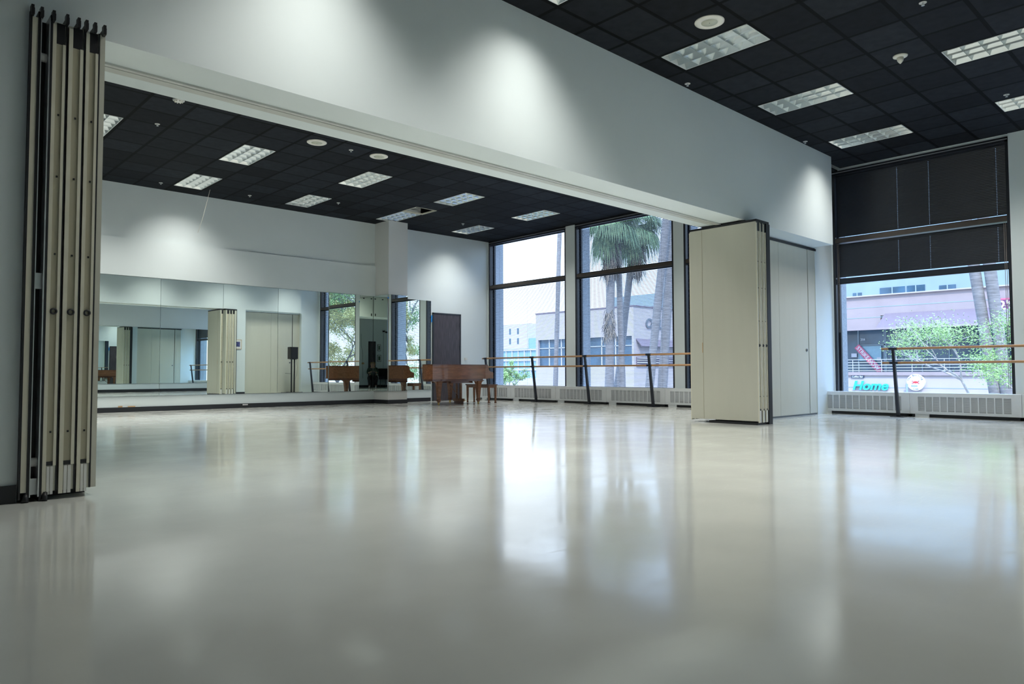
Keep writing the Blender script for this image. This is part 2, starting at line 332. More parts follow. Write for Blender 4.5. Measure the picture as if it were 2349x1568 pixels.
# chipped paint above the base
tag(MB().box(4.08, 4.16, MW-0.016, MW-0.0125, 0.10, 0.13).build('bare_patch', M['tan']), 'tan chip of bare wallboard above black base, nearer the stacked panels', 'paint chip', 'chips in the wall paint')
tag(MB().box(4.26, 4.40, MW-0.016, MW-0.0125, 0.10, 0.122).build('bare_patch', M['tan']), 'longer tan chip in the white wall under the second mirror seam side', 'paint chip', 'chips in the wall paint')
tag(MB().box(6.64, 6.76, MW-0.02, MW-0.0125, 0.06, 0.085).build('base_scuff', M['white']), 'small white scuff on black base below the mirrors', 'scuff')

# ------------------------------------------------------------------ mirrors
def wall_mirror(x0, x1, rot, label, y=MW, z0=0.325, z1=2.79, face=-1):
    c = Vector(((x0+x1)/2, y+face*0.012, 0)); hw = (x1-x0)/2-0.002
    t = thing('wall_mirror', label, 'mirror', tuple(c), 'wall mirror sheets')
    b = MB(); b.box(c.x-hw, c.x+hw, c.y, c.y+face*0.006, z0, z1); o = b.build('silvered_glass', M['mirror'], t)
    k = MB(); k.box(c.x-hw, c.x+hw, c.y+face*0.0062, c.y-face*0.004, z0-0.008, z0).build('lower_clip_rail', M['grey'], t)
    t.rotation_euler = (0, 0, math.radians(rot)); return t
SE = [0.90, 2.218, 3.535, 4.852, 6.169, 7.455, 8.784, 10.105]
LB = ['mirror sheet hidden behind the left panel stack', 'mirror sheet just behind the left panel stack', 'leftmost mirror sheet fully seen, with brown piano reflected small',
      'mirror sheet reflecting the distant cream doors and barre end', 'mirror sheet reflecting stacked cream panels and small framed picture', 'mirror sheet reflecting black loudspeaker and cream doors',
      'mirror sheet next to the column reflecting leafy window']
RO = [0, 0, 0, 0.5, 0, 0.6, 1.4]
for i in range(7): wall_mirror(SE[i], SE[i+1], RO[i], LB[i])
wall_mirror(10.69, 11.93, 0, 'mirror sheet between the column and dark door')
wall_mirror(10.11, 10.69, 0, 'narrow mirror on the front face of the column', y=15.467)
t = thing('wall_mirror', 'narrow mirror on the column side reflecting seated person', 'mirror', (10.086, 15.79, 0), 'wall mirror sheets')
t.rotation_euler = (0, 0, math.radians(1.34))
MB().box(10.080, 10.086, 15.467, MW-0.014, 0.325, 2.79).build('silvered_glass', M['mirror'], t)
MB().box(10.078, 10.09, 15.467, MW-0.02, 0.317, 0.325).build('lower_clip_rail', M['grey'], t)
nm = ['first', 'second', 'third', 'fourth', 'fifth', 'sixth', 'seventh', 'eighth', 'ninth']
for i in range(9):
    wall_mirror(1.62+i*1.32, 1.62+(i+1)*1.32, 0, 'near wall mirror sheet, %s from the black sofa, facing the opening' % nm[i], y=YB, z0=0.36, z1=2.74, face=1)
for bx, lb in (((10.075, 10.135, 15.452, 15.4545, 2.68, 2.72), 'blue tape at the column mirror top left corner'), ((10.61, 10.66, 15.452, 15.4545, 2.66, 2.71), 'blue tape at the column mirror top right corner'),
               ((11.935, 11.975, 16.105, 16.107, 2.20, 2.39), 'blue tape strip on the mirror edge by the dark door')):
    tag(MB().box(*bx).build('painter_tape', M['blue']), lb, 'tape', 'blue tape on the mirrors')

# ------------------------------------------------------------------ windows
for wi, (y0, y1) in enumerate(WIN):
    t = bpy.data.objects.new('window_%d' % (wi+1), None); COL.objects.link(t); t.location = (W, (y0+y1)/2, 0.4); WL[t.name] = Vector(t.location); t['kind'] = 'structure'
    b = MB().box(W+0.002, W+0.25, y1-0.012, y1, 0.4, 4.70).box(W+0.002, W+0.25, y0, y0+0.012, 0.4, 4.70)
    b.box(W+0.002, W+0.05, y1-0.05, y1-0.012, 0.4, 4.70).box(W+0.002, W+0.05, y0+0.012, y0+0.045, 0.4, 4.70)
    b.box(W+0.19, W+0.25, y1-0.045, y1, 0.4, 4.70).box(W+0.19, W+0.25, y0, y0+0.04, 0.4, 4.70)
    b.box(W+0.002, W+0.25, y0, y1, 4.62, 4.70)
    b.build('window_frame', M['frame'], t)
    MB().box(W+0.004, W+0.24, y0+0.012, y1-0.012, 3.29, 3.375).build('transom', M['bronze'], t)
    MB().box(W-0.002, W+0.2, y0+0.01, y1-0.01, 4.655, 4.672).build('head_trim', M['alu'], t)
    for z0, z1 in ((0.4, 3.29), (3.375, 4.62)):
        MB().quad((W+0.215, y0+0.01, z1), (W+0.215, y1-0.01, z1), (W+0.215, y1-0.01, z0), (W+0.215, y0+0.01, z0)).build('pane', M['glass'], t)

def blind(name_label, y0, y1, z0, z1, tilt, bunch=None, pitch=0.034, depth=0.034, xc=W+0.085, slots=(), group='slatted window blinds', cords=True):
    "headrail, slats, bottom rail, cords; tilt>0 lowers the outer edge"
    t = thing('window_blind', name_label, 'blind', (xc, (y0+y1)/2, z1), group)
    y0 += 0.02; y1 -= 0.055 if xc > W else 0.02
    MB().box(xc-0.022, xc+0.022, y0, y1, z1-0.035, z1).build('headrail', M['frame'], t)
    b = MB(); n = int((z1-0.04-z0-0.005)/pitch) if tilt > 1 else int((z1-0.05-z0-0.03)/pitch); ct, st = math.cos(tilt), math.sin(tilt)
    cuts = sorted(slots); segs = []; a = y0
    for s_ in cuts: segs.append((a, s_-0.0035, 1)); segs.append((s_-0.0035, s_+0.0035, 0)); a = s_+0.0035
    segs.append((a, y1, 1))
    for i in range(n):
        zc = (z1-0.042-i*pitch) if tilt > 1 else z0+0.03+(i+0.5)*pitch
        for (ya, yb, full) in segs:
            h = depth/2; lo = -h if full else -h*0.25
            pr = []
            for q in (lo, (lo+h)/2, h):
                bow = 0.0022*(1-(q/h)**2); pr.append((q, bow))
            vs = []
            for yy in (ya, yb):
                for th in (0, -0.0012):
                    for q, bw in pr:
                        lx, lz = q, bw+th; vs.append((xc+lx*ct+lz*st, yy, zc-lx*st+lz*ct))
            b.add(vs, [(0, 1, 7, 6), (1, 2, 8, 7), (3, 9, 10, 4), (4, 10, 11, 5), (0, 6, 9, 3), (2, 5, 11, 8), (0, 3, 4, 1), (1, 4, 5, 2), (6, 7, 10, 9), (7, 8, 11, 10)])
    b.build('slats', M['slat'], t)
    zb = z0
    if bunch:
        g_ = MB(); k = int(bunch/0.006)
        for i in range(k): g_.box(xc-0.02, xc+0.02, y0, y1, z0-i*0.006-0.004, z0-i*0.006)
        g_.build('gathered_slats', M['slat'], t); zb = z0-bunch
    MB().box(xc-0.018, xc+0.018, y0, y1, zb-0.01, zb+0.012).build('bottom_rail', M['frame'], t)
    if cords:
        for f in (0.12, 0.5, 0.88):
            yy = y0+(y1-y0)*f; MB().tube([(xc-0.021, yy, zb), (xc-0.021, yy, z1-0.02)], 0.0016, 5).build('lift_cord', M['slat'], t)
    return t
wn_ = ['window beside the far corner', 'window with palm crown outside', 'window mostly behind the standing panel stack']
for i, (y0, y1) in enumerate(WIN[:3]):
    blind('open dark slatted lower blind of the '+wn_[i], y0, y1, 0.415, 3.285, math.radians(11 if i else 8))
    blind('open dark slatted upper blind of the '+wn_[i], y0, y1, 3.39, 4.61, math.radians(-9 if i == 0 else 10))
y0, y1 = WIN[3]
blind('closed black blind filling the upper pane of the right window', y0, y1, 3.385, 4.618, math.radians(78), slots=(4.717, 4.19, 3.16), pitch=0.028, cords=False)
tb = blind('black blind drawn part way down the right window lower pane', y0, y1, 2.60, 3.27, math.radians(78), bunch=0.10, slots=(4.717, 4.19, 3.16), pitch=0.028, cords=False)
for yy, nn in ((5.80, 0), (3.06, 1)):
    for d in (0, 0.025): MB().tube([(W+0.02, yy-d, 3.27), (W+0.02, yy-d, 1.55 if nn == 0 else 0.5)], 0.004, 6).build('pull_cord', M['cord'], tb)
blind('open dark blind in the near right window outside the photo edge', WIN[4][0], WIN[4][1], 0.415, 3.285, math.radians(10))

# ------------------------------------------------------------------ heaters under the windows
XR = 13.728
def heater(ya, yb, g0, g1, label):
    t = thing('baseboard_heater', label, 'heater', (XR, (ya+yb)/2, 0), 'white heater cabinets under the windows')
    b = MB().box(XR, W, ya+0.002, yb-0.002, 0.385, 0.42).box(XR-0.0, XR+0.02, ya+0.002, yb-0.002, 0.055, 0.105).box(XR, XR+0.02, ya+0.002, yb-0.002, 0.355, 0.385)
    b.box(XR, XR+0.02, ya+0.002, g0, 0.105, 0.355).box(XR, XR+0.02, g1, yb-0.002, 0.105, 0.355)
    n = 12; pw = (g1-g0)/n
    for k in range(1, n): b.box(XR, XR+0.012, g0+k*pw-0.009, g0+k*pw+0.009, 0.105, 0.355)
    b.build('cabinet', M['rad'], t)
    g = MB()
    for k in range(17):
        z = 0.112+k*0.0148; g.add([(XR+0.004, g0, z), (XR+0.004, g1, z), (XR+0.018, g1, z+0.011), (XR+0.018, g0, z+0.011), (XR+0.004, g0, z+0.003), (XR+0.004, g1, z+0.003), (XR+0.018, g1, z+0.014), (XR+0.018, g0, z+0.014)],
                                  [(0, 1, 2, 3), (4, 7, 6, 5), (0, 4, 5, 1), (2, 6, 7, 3), (0, 3, 7, 4), (1, 5, 6, 2)])
    g.build('louvre_grille', M['rad'], t)
    MB().box(XR+0.02, XR+0.03, g0, g1, 0.105, 0.355).build('dark_inside', M['raddk'], t)
    MB().box(XR+0.035, XR+0.05, ya+0.03, yb-0.03, 0.0, 0.055).build('toe_recess', M['base'], t)
    f = MB().box(XR+0.006, XR+0.03, yb-0.30, yb-0.08, 0, 0.055); f.build('foot', M['rad'], t)
    return t
hl = ['far corner behind the piano', 'window nearest the corner', 'between the first and second barre posts', 'below the palm window', 'beside the standing panel stack', 'behind the standing panel stack']
ed = [16.11, 14.77, 13.05, 11.33, 9.60, 7.88, 6.16]
gr = [(14.93, 16.0), (13.21, 14.61), (11.47, 12.89), (9.735, 11.17), (8.02, 9.46), (6.30, 7.72)]
for i in range(6): heater(ed[i+1], ed[i], gr[i][0], gr[i][1], 'white louvred heater cabinet, '+hl[i])
for (a, c, g0, g1, lb) in ((4.46, 6.13, 4.60, 6.04, 'below the big right window, end at the cream doors'), (2.82, 4.46, 2.96, 4.33, 'below the big right window, behind the near barre post'), (1.10, 2.82, 1.24, 2.68, 'cut off by the right photo edge')):
    heater(a, c, g0, g1, 'white louvred heater cabinet, '+lb)

# ------------------------------------------------------------------ ballet barres
def barre(ya, yb, posts, label, loc):
    t = thing('ballet_barre', label, 'barre', loc, 'double ballet barres')
    for z, dx in ((1.19, 0.0), (0.945, 0.03)):
        MB().tube([(13.37+dx, ya, z), (13.37+dx, yb, z)], 0.0215, 12).build('rail', M['wood'], t)
    for y in posts:
        o = MB(); o.add([(13.35, y-0.012, 1.18), (13.40, y-0.012, 1.18), (13.40, y+0.028, 1.18), (13.35, y+0.028, 1.18), (13.49, y-0.03, 0.0), (13.55, y-0.03, 0.0), (13.55, y+0.02, 0.0), (13.49, y+0.02, 0.0)],
                        [(0, 1, 2, 3), (4, 7, 6, 5), (0, 4, 5, 1), (1, 5, 6, 2), (2, 6, 7, 3), (3, 7, 4, 0)])
        o = o.build('post', M['barre'], t)
        MB().tube([(13.37, y-0.06, 1.19), (13.37, y+0.075, 1.19)], 0.026, 12).build('rail_sleeve', M['barre'], o)
        MB().tube([(13.40, y-0.06, 0.945), (13.40, y+0.075, 0.945)], 0.026, 12).build('rail_sleeve', M['barre'], o)
        MB().box(13.42, 13.60, y-0.12, y+0.10, 0, 0.012).build('foot_plate', M['barre'], o)
    return t
barre(15.58, 6.55, [15.45, 13.56, 11.70, 9.78, 8.35, 6.70], 'long wooden double ballet barre before the bright far windows', (13.4, 11, 0))
barre(4.78, -0.3, [4.585, 2.05, 0.1], 'wooden double ballet barre before the right window with black blind', (13.4, 2.3, 0))

# ------------------------------------------------------------------ folding partition panels
Z0, Z1 = 0.035, 3.06
def panel(t, x0, x1, y0=5.315, y1=6.46, z0=Z0, z1=Z1, lock=True, grooves=True, seal=True, first=False, name='panel'):
    b = MB().box(x0, x1, y0, y1, z0+0.02, z1)
    p = b.build(name, M['cream'], t); w_ = x1-x0
    for ye, s in ((y0, -1), (y1, 1)):
        if grooves:
            e_ = MB().box(x0, x0+0.28*w_, ye, ye+s*0.012, z0, z1-0.02).box(x1-0.22*w_, x1, ye, ye+s*0.012, z0+0.18, z1-0.14)
            e_.build('edge_trim', M['creamlt'], p)
            MB().box(x0+0.28*w_, x1-0.22*w_, ye, ye+s*0.004, z0+0.2, z1-0.14).build('edge_channel', M['creamdk'], p)
            MB().box(x0+0.3*w_, x1-0.05*w_, ye, ye+s*0.006, z1-0.14, z1-0.005).box(x0+0.28*w_, x1-0.18*w_, ye, ye+s*0.008, z0+0.18, z0+0.205).build('edge_cap', M['black'], p)
            MB().box(x0+0.34*w_, x0+0.55*w_, ye, ye+s*0.008, z0, z0+0.175).box(x0+0.6*w_, x0+0.82*w_, ye, ye+s*0.008, z0, z0+0.175).build('bottom_sweep', M['white'], p)
        if lock:
            q = MB(); n = 20; cx = (x0+x1)/2+0.004; 
            for R, r, dd in ((0.021, 0.011, 0.017),):
                vs = [(cx+rr*math.cos(2*PI*k/n), ye+s*dd_, 1.19+rr*math.sin(2*PI*k/n)) for rr, dd_ in ((R, 0.0), (R, dd), (r, dd), (r, 0.006)) for k in range(n)]
                q.add(vs, [(a*n+k, a*n+(k+1) % n, (a+1)*n+(k+1) % n, (a+1)*n+k) for a in range(3) for k in range(n)], True)
            q.build('lock_button', M['black'], p)
            h_ = MB()
            for zz in (0.42, 1.55, 2.05, 2.45): h_.box(cx-0.005, cx+0.005, ye, ye+s*0.009, zz, zz+0.012)
            h_.build('screw_holes', M['black'], p)
    if seal:
        MB().box(x1, x1+0.009, y0-0.006, y1+0.006, z0+0.02, z1+0.002).build('black_seal', M['black'], p)
    return p
t = thing('folding_partition', 'stack of folded cream partition panels seen edge on at the far left', 'partition', (1.0, 5.9, 0), 'folded partition stacks')
o = MB().box(0.806, 0.838, 5.30, 6.46, 0.06, 3.05).build('jamb_panel', M['creamlt'], t)
MB().box(0.796, 0.806, 5.29, 6.46, 0.02, 3.08).build('black_seal', M['black'], o)
o = MB().box(0.838, 0.853, 5.295, 6.46, 0.0, 3.09).box(0.904, 0.917, 5.295, 6.46, 0.0, 3.09).box(0.853, 0.904, 5.40, 6.46, 0.03, 3.07).build('black_channel', M['black'], t)
MB().box(0.853, 0.858, 5.292, 5.42, 0.03, 3.07).box(0.897, 0.904, 5.292, 5.42, 0.03, 3.07).build('bright_edge', M['alu'], o)
MB().box(0.859, 0.896, 5.33, 5.36, 1.33, 1.43).box(0.859, 0.896, 5.33, 5.36, 0.04, 0.14).build('latch_box', M['alu'], o)
MB().tube([(0.859, 5.35, 2.82), (0.896, 5.35, 2.82)], 0.028, 12).tube([(0.859, 5.35, 0.24), (0.896, 5.35, 0.24)], 0.028, 12).build('roller', M['white'], o)
for x0, x1 in ((0.920, 0.993), (1.010, 1.093), (1.108, 1.180)): panel(t, x0, x1)
panel(t, 1.192, 1.222, lock=False, grooves=False, seal=False)
b = MB()
for x in (0.80, 0.85, 0.915, 0.99, 1.055, 1.10, 1.15, 1.205):
    b.box(x, x+0.016, 5.28, 6.46, 3.06, 3.10).box(x-0.004, x+0.012, 5.27, 5.32, 3.05, 3.115)
b.build('hanger_bracket', M['black'], t)
b = MB()
for x in (0.83, 0.93): b.tube([(x, 5.29, 0.0), (x+0.01, 5.31, 0.05)], [0.02, 0.014], 10)
b.box(0.80, 1.20, 5.5, 5.56, 0.0, 0.036).build('floor_foot', M['black'], t)

t = thing('folding_partition', 'stack of folded cream partition panels standing broadside right of centre', 'partition', (10.2, 5.9, 0), 'folded partition stacks')
for i, (x0, x1) in enumerate(((9.97, 10.068), (10.085, 10.165), (10.183, 10.262))): panel(t, x0, x1, grooves=True)
o = panel(t, 10.285, 10.345, grooves=False, lock=False)
MB().box(10.266, 10.375, 5.296, 5.325, 0.0, 3.06).build('black_end_seal', M['black'], o)
MB().box(9.97, 10.36, 5.30, 6.47, 3.06, 3.095).build('top_seal', M['black'], t)
MB().box(9.975, 10.36, 5.33, 6.15, 0.0, 0.035).build('bottom_seal', M['black'], t)
MB().box(9.9665, 9.9705, 6.235, 6.240, 0.055, 3.055).build('face_seam', M['creamdk'], t)
MB().box(9.9668, 9.9705, 6.241, 6.252, 1.10, 1.26).build('rust_stain', M['tan'], t)

t = thing('partition_door', 'flat cream partition doors closing the gap by the right window wall', 'partition door', (12.1, 5.93, 0))
for x0, x1 in ((10.76, 11.868), (11.874, 12.985), (13.012, 13.30)):
    o = MB().box(x0, x1, 5.91, 5.985, 0.03, 3.07).build('door_leaf', M['cream'], t)
    if 12 < x1 < 13:
        for yy in (5.91, 5.985):
            s = -1 if yy < 5.95 else 1
            MB().tube([(12.90, yy, 1.19), (12.90, yy+s*0.012, 1.19)], 0.028, 18).build('lock_rose', M['grey'], o)
            MB().tube([(12.90, yy+s*0.012, 1.19), (12.90, yy+s*0.016, 1.19)], 0.013, 14).build('keyhole', M['black'], o)
MB().box(12.985, 13.012, 5.93, 5.97, 0.03, 3.07).build('recessed_joint', M['black'], t)
MB().box(10.76, 13.33, 5.92, 5.97, 0.0, 0.03).build('bottom_seal', M['grey'], t)

# ------------------------------------------------------------------ dark door, switch
t = bpy.data.objects.new('door_1', None); COL.objects.link(t); t.location = (12.49, MW, 0); WL[t.name] = Vector(t.location); t['kind'] = 'structure'
MB().box(11.985, 12.02, MW-0.03, MW, 0, 2.47).box(12.96, 12.995, MW-0.03, MW, 0, 2.47).box(11.985, 12.995, MW-0.03, MW, 2.435, 2.47).build('door_frame', M['frame'], t)
MB().box(12.02, 12.96, MW-0.02, MW-0.001, 0.008, 2.435).build('door_leaf', M['door'], t)
b = MB()
for z in (0.35, 1.5, 2.15): b.box(12.945, 12.962, MW-0.034, MW-0.019, z-0.06, z+0.06)
b.build('hinge', M['frame'], t)
tag(MB().box(13.15, 13.235, MW-0.03, MW, 1.15, 1.215).build('thermostat', M['white']), 'small white thermostat on the wall right of the dark door', 'thermostat')

# ------------------------------------------------------------------ piano and bench
PY0, PY1 = 13.65, 15.10
def cat(pts, n=8):
    out = []
    for i in range(len(pts)-1):
        p0, p1, p2, p3 = pts[max(i-1, 0)], pts[i], pts[i+1], pts[min(i+2, len(pts)-1)]
        for k in range(n):
            t_ = k/n; out.append(tuple(0.5*((2*p1[a])+(-p0[a]+p2[a])*t_+(2*p0[a]-5*p1[a]+4*p2[a]-p3[a])*t_**2+(-p0[a]+3*p1[a]-3*p2[a]+p3[a])*t_**3) for a in (0, 1)))
    out.append(pts[-1]); return out
curve = cat([(10.16, PY0), (10.065, PY0+0.10), (10.09, PY0+0.30), (10.22, PY0+0.47), (10.5, PY0+0.60), (10.75, PY0+0.85), (10.98, PY0+1.22), (11.22, PY0+1.41), (11.45, PY1)], 7)
rim = [(11.87, PY0)] + curve + [(11.87, PY1)]; rim = rim[::-1]
t = thing('grand_piano', 'brown walnut baby grand piano in front of the dark door', 'piano', (11.1, 14.3, 0))
b = MB().prism(rim, 0.655, 0.968)
b.build('rim', M['piano'], t)
def grow(poly, d):
    cx = sum(p[0] for p in poly)/len(poly); cy = sum(p[1] for p in poly)/len(poly)
    return [(cx+(x-cx)*(1+d), cy+(y-cy)*(1+d)) for x, y in poly]
MB().prism(grow(rim, 0.012), 0.968, 0.990).build('lid', M['pianodk'], t)
MB().prism(grow(rim, 0.010), 0.632, 0.660).prism(grow(rim, 0.004), 0.70, 0.705).build('moulding', M['piano'], t)
MB().prism(grow(rim, -0.08), 0.58, 0.634).box(10.9, 11.6, 13.9, 13.98, 0.53, 0.6).box(10.9, 11.6, 14.6, 14.68, 0.53, 0.6).build('soundboard_beams', M['pianodk'], t)
prof = [(11.80, 0.64), (12.07, 0.64), (12.07, 0.775), (12.05, 0.80), (11.98, 0.812), (11.935, 0.84), (11.915, 0.90), (11.90, 0.968), (11.80, 0.968)]
b = MB()
for ya, yb in ((PY0, PY0+0.08), (PY1-0.08, PY1)): b.prism(prof, ya-(0.004 if ya == PY0 else 0), yb+(0 if ya == PY0 else 0.004), lambda a, z, c: (a, c, z))
b.box(11.80, 12.065, PY0+0.08, PY1-0.08, 0.64, 0.70); b.build('key_arms', M['piano'], t)
MB().box(11.86, 11.885, PY0+0.08, PY1-0.08, 0.70, 0.93).build('fallboard', M['pianodk'], t)
o = MB(); ky0, ky1 = PY0+0.11, PY1-0.11; kw = (ky1-ky0)/52
for k in range(52): o.box(11.89, 12.04, ky0+k*kw+0.0008, ky0+(k+1)*kw-0.0008, 0.70, 0.728)
o = o.build('white_keys', M['ivory'], t); o['kind'] = 'stuff'
o = MB()
for k in range(51):
    if k % 7 in (0, 1, 3, 4, 5): o.box(11.89, 11.985, ky0+(k+1)*kw-0.006, ky0+(k+1)*kw+0.006, 0.728, 0.741)
o = o.build('black_keys', M['black'], t); o['kind'] = 'stuff'
def pleg(x, y, name='leg'):
    # tapered square leg with shouldered knee, ankle and caster
    b = MB(); prof_ = [(0.085, 0.635), (0.085, 0.60), (0.066, 0.575), (0.060, 0.52), (0.046, 0.36), (0.032, 0.14), (0.040, 0.125), (0.040, 0.10), (0.026, 0.085), (0.026, 0.06)]
    vs = []; 
    for r, z in prof_:
        vs += [(x-r, y-r, z), (x+r, y-r, z), (x+r, y+r, z), (x-r, y+r, z)]
    fs = [(i*4+k, (i+1)*4+k, (i+1)*4+(k+1) % 4, i*4+(k+1) % 4) for i in range(len(prof_)-1) for k in range(4)] + [(0, 1, 2, 3), (len(vs)-1, len(vs)-2, len(vs)-3, len(vs)-4)]
    b.add(vs, fs)
    for s in (-1, 1):   # scroll brackets either side
        br = [(s*0.05, 0.60), (s*0.17, 0.60), (s*0.165, 0.585), (s*0.11, 0.565), (s*0.075, 0.52), (s*0.058, 0.46)]
        if s < 0: br = br[::-1]
        b.prism([(x+a, z) for a, z in br], y-0.035, y+0.035, lambda a, z, c: (a, c, z))
    l_ = b.build(name, M['piano'], t)
    MB().box(x-0.013, x+0.013, y-0.02, y+0.02, 0.03, 0.062).tube([(x-0.012, y, 0.026), (x+0.012, y, 0.026)], 0.026, 14).build('caster', M['brass'], l_)
pleg(11.70, 13.80); pleg(11.70, 14.95); pleg(10.62, 14.02)
o = MB().box(11.50, 11.56, 14.17, 14.57, 0.06, 0.13).box(11.505, 11.555, 14.27, 14.30, 0.13, 0.60).box(11.505, 11.555, 14.44, 14.47, 0.13, 0.60).box(11.49, 11.57, 14.22, 14.52, 0.56, 0.60)
o.tube([(11.52, 14.32, 0.13), (11.52, 14.32, 0.58)], 0.006, 6).tube([(11.52, 14.42, 0.13), (11.52, 14.42, 0.58)], 0.006, 6).tube([(11.50, 14.37, 0.2), (11.15, 14.37, 0.58)], 0.009, 6)
o = o.build('pedal_lyre', M['piano'], t)
for yy in (14.27, 14.37, 14.47): MB().box(11.56, 11.68, yy-0.014, yy+0.014, 0.07, 0.083).build('pedal', M['brass'], o)
MB().box(11.51, 11.55, 14.20, 14.54, 0.0, 0.06).build('lyre_block', M['pianodk'], o)
t = thing('piano_bench', 'brown wooden piano bench between the piano and window barre', 'bench', (12.35, 14.4, 0))
MB().box(12.18, 12.50, 13.96, 14.90, 0.455, 0.485).build('seat', M['pianodk'], t)
MB().box(12.20, 12.48, 13.98, 14.88, 0.395, 0.455).build('apron', M['piano'], t)
for x in (12.225, 12.455):
    for y in (14.0, 14.86):
        b = MB(); vs = []
        for r, z in ((0.024, 0.455), (0.022, 0.2), (0.016, 0.03), (0.02, 0.02), (0.02, 0.0)): vs += [(x-r, y-r, z), (x+r, y-r, z), (x+r, y+r, z), (x-r, y+r, z)]
        b.add(vs, [(i*4+k, (i+1)*4+k, (i+1)*4+(k+1) % 4, i*4+(k+1) % 4) for i in range(4) for k in range(4)] + [(0, 1, 2, 3), (19, 18, 17, 16)]); b.build('leg', M['piano'], t)

# ------------------------------------------------------------------ loudspeaker seen in the mirror
t = thing('loudspeaker', 'black loudspeaker on the twin pole stand, seen in the mirror', 'loudspeaker', (12.8, 6.55, 1.3))
MB().box(12.60, 12.90, 6.40, 6.66, 1.32, 1.78).build('cabinet', M['black'], t)
MB().box(12.615, 12.885, 6.66, 6.67, 1.335, 1.765).build('grille', M['fabric'], t)
MB().box(12.90, 12.925, 6.45, 6.6, 1.47, 1.60).build('wall_bracket', M['black'], t)
t = thing('speaker_stand', 'black twin pole speaker stand with flat crossed feet before cream doors', 'stand', (12.8, 6.5, 0))
for x in (12.70, 12.82): MB().box(x-0.018, x+0.018, 6.50, 6.55, 0.06, 1.31).build('pole', M['black'], t)
MB().box(12.66, 12.86, 6.45, 6.60, 1.306, 1.319).build('top_plate', M['black'], t)
for a, b_ in (((12.3, 6.50), (13.15, 6.56)), ((12.68, 6.15), (12.85, 6.95))):
    p, q = Vector((a[0], a[1], 0.03)), Vector((b_[0], b_[1], 0.03)); MB().tube([p, q], 0.028, 4, smooth=False).build('foot_bar', M['black'], t)
MB().tube([(12.45, 6.52, 0.78), (12.70, 6.52, 0.76)], 0.006, 6).tube([(12.9, 6.52, 1.4), (12.96, 6.5, 1.0), (12.93, 6.5, 0.7), (12.83, 6.52, 0.5)], 0.004, 6).build('cable', M['black'], t)
t = thing('framed_picture', 'small oak framed dark picture beside cream doors, seen in the mirror', 'picture', (10.47, 6.30, 1.65))
MB().box(10.335, 10.61, HB, HB+0.018, 1.66, 2.01).build('frame', M['frameoak'], t)
MB().box(10.352, 10.593, HB+0.018, HB+0.020, 1.677, 1.993).build('mount', M['white'], t)
MB().box(10.40, 10.545, HB+0.020, HB+0.0215, 1.75, 1.93).build('print', M['photo'], t)

# ------------------------------------------------------------------ ceiling fixtures
def fixture(x0, y0, zc, lit, label, partial=1.0):
    x1, y1 = x0+0.575, y0+1.185; x0 += 0.02; y0 += 0.02
    t = thing('ceiling_light', label, 'ceiling light', ((x0+x1)/2, (y0+y1)/2, zc), 'parabolic ceiling lights')
    z0 = zc-0.004; H_ = 0.085
    MB().box(x0, x1, y0, y0+0.008, z0-0.002, z0+H_).box(x0, x1, y1-0.008, y1, z0-0.002, z0+H_).box(x0, x0+0.008, y0, y1, z0-0.002, z0+H_).box(x1-0.008, x1, y0, y1, z0-0.002, z0+H_).build('frame', M['housing'], t)
    MB().box(x0, x1, y0, y1, z0+0.145, z0+0.16).box(x0-0.004, x0, y0, y1, z0+0.02, z0+0.16).box(x1, x1+0.004, y0, y1, z0+0.02, z0+0.16).build('housing', M['housing'], t)
    b = MB()
    def blade(p, q, wide):   # wedge: thin at the bottom, flared curved top
        d = Vector(q)-Vector(p); d.z = 0; n_ = Vector((-d.y, d.x, 0)).normalized()
        pr = [(-0.0015, 0), (-0.009, 0.02), (-wide*0.5, 0.05), (-wide, H_), (wide, H_), (wide*0.5, 0.05), (0.009, 0.02), (0.0015, 0)]
        vs = [Vector(e_)+n_*a+Vector((0, 0, h)) for e_ in (p, q) for a, h in pr]; k = len(pr)
        b.add(vs, [(i, (i+1) % k, k+(i+1) % k, k+i) for i in range(k)] + [tuple(range(k-1, -1, -1)), tuple(range(k, 2*k))])
    for i in range(1, 3): xx = x0+(x1-x0)*i/3; blade((xx, y0+0.008, z0), (xx, y1-0.008, z0), 0.055)
    for i in range(1, 6): yy = y0+(y1-y0)*i/6; blade((x0+0.008, yy, z0), (x1-0.008, yy, z0), 0.052)
    for xx, s in ((x0+0.008, 1), (x1-0.008, -1)):
        b.add([(xx, y0, z0), (xx, y1, z0), (xx+s*0.05, y1, z0+H_), (xx+s*0.05, y0, z0+H_)], [(0, 1, 2, 3)])
    b.build('parabolic_louver', M['louver'], t)
    for i in range(3):
        xx = x0+(x1-x0)*(i+0.5)/3; MB().tube([(xx, y0+0.03, z0+0.115), (xx, y1-0.03, z0+0.115)], 0.0127, 10).build('tube', M['tubelit' if lit and i/3 < partial else 'tube'], t)
    if lit:
        ld = bpy.data.lights.new('lamp_glow', 'AREA'); ld.shape = 'RECTANGLE'; ld.size = 0.54; ld.size_y = 1.12; ld.energy = LAMP*lit; ld.spread = math.radians(112); ld.color = (1.0, 0.985, 0.92)
        lo = bpy.data.objects.new('lamp_glow', ld); COL.objects.link(lo); lo.parent = t; lo.location = (0, 0, -0.012)
    return t
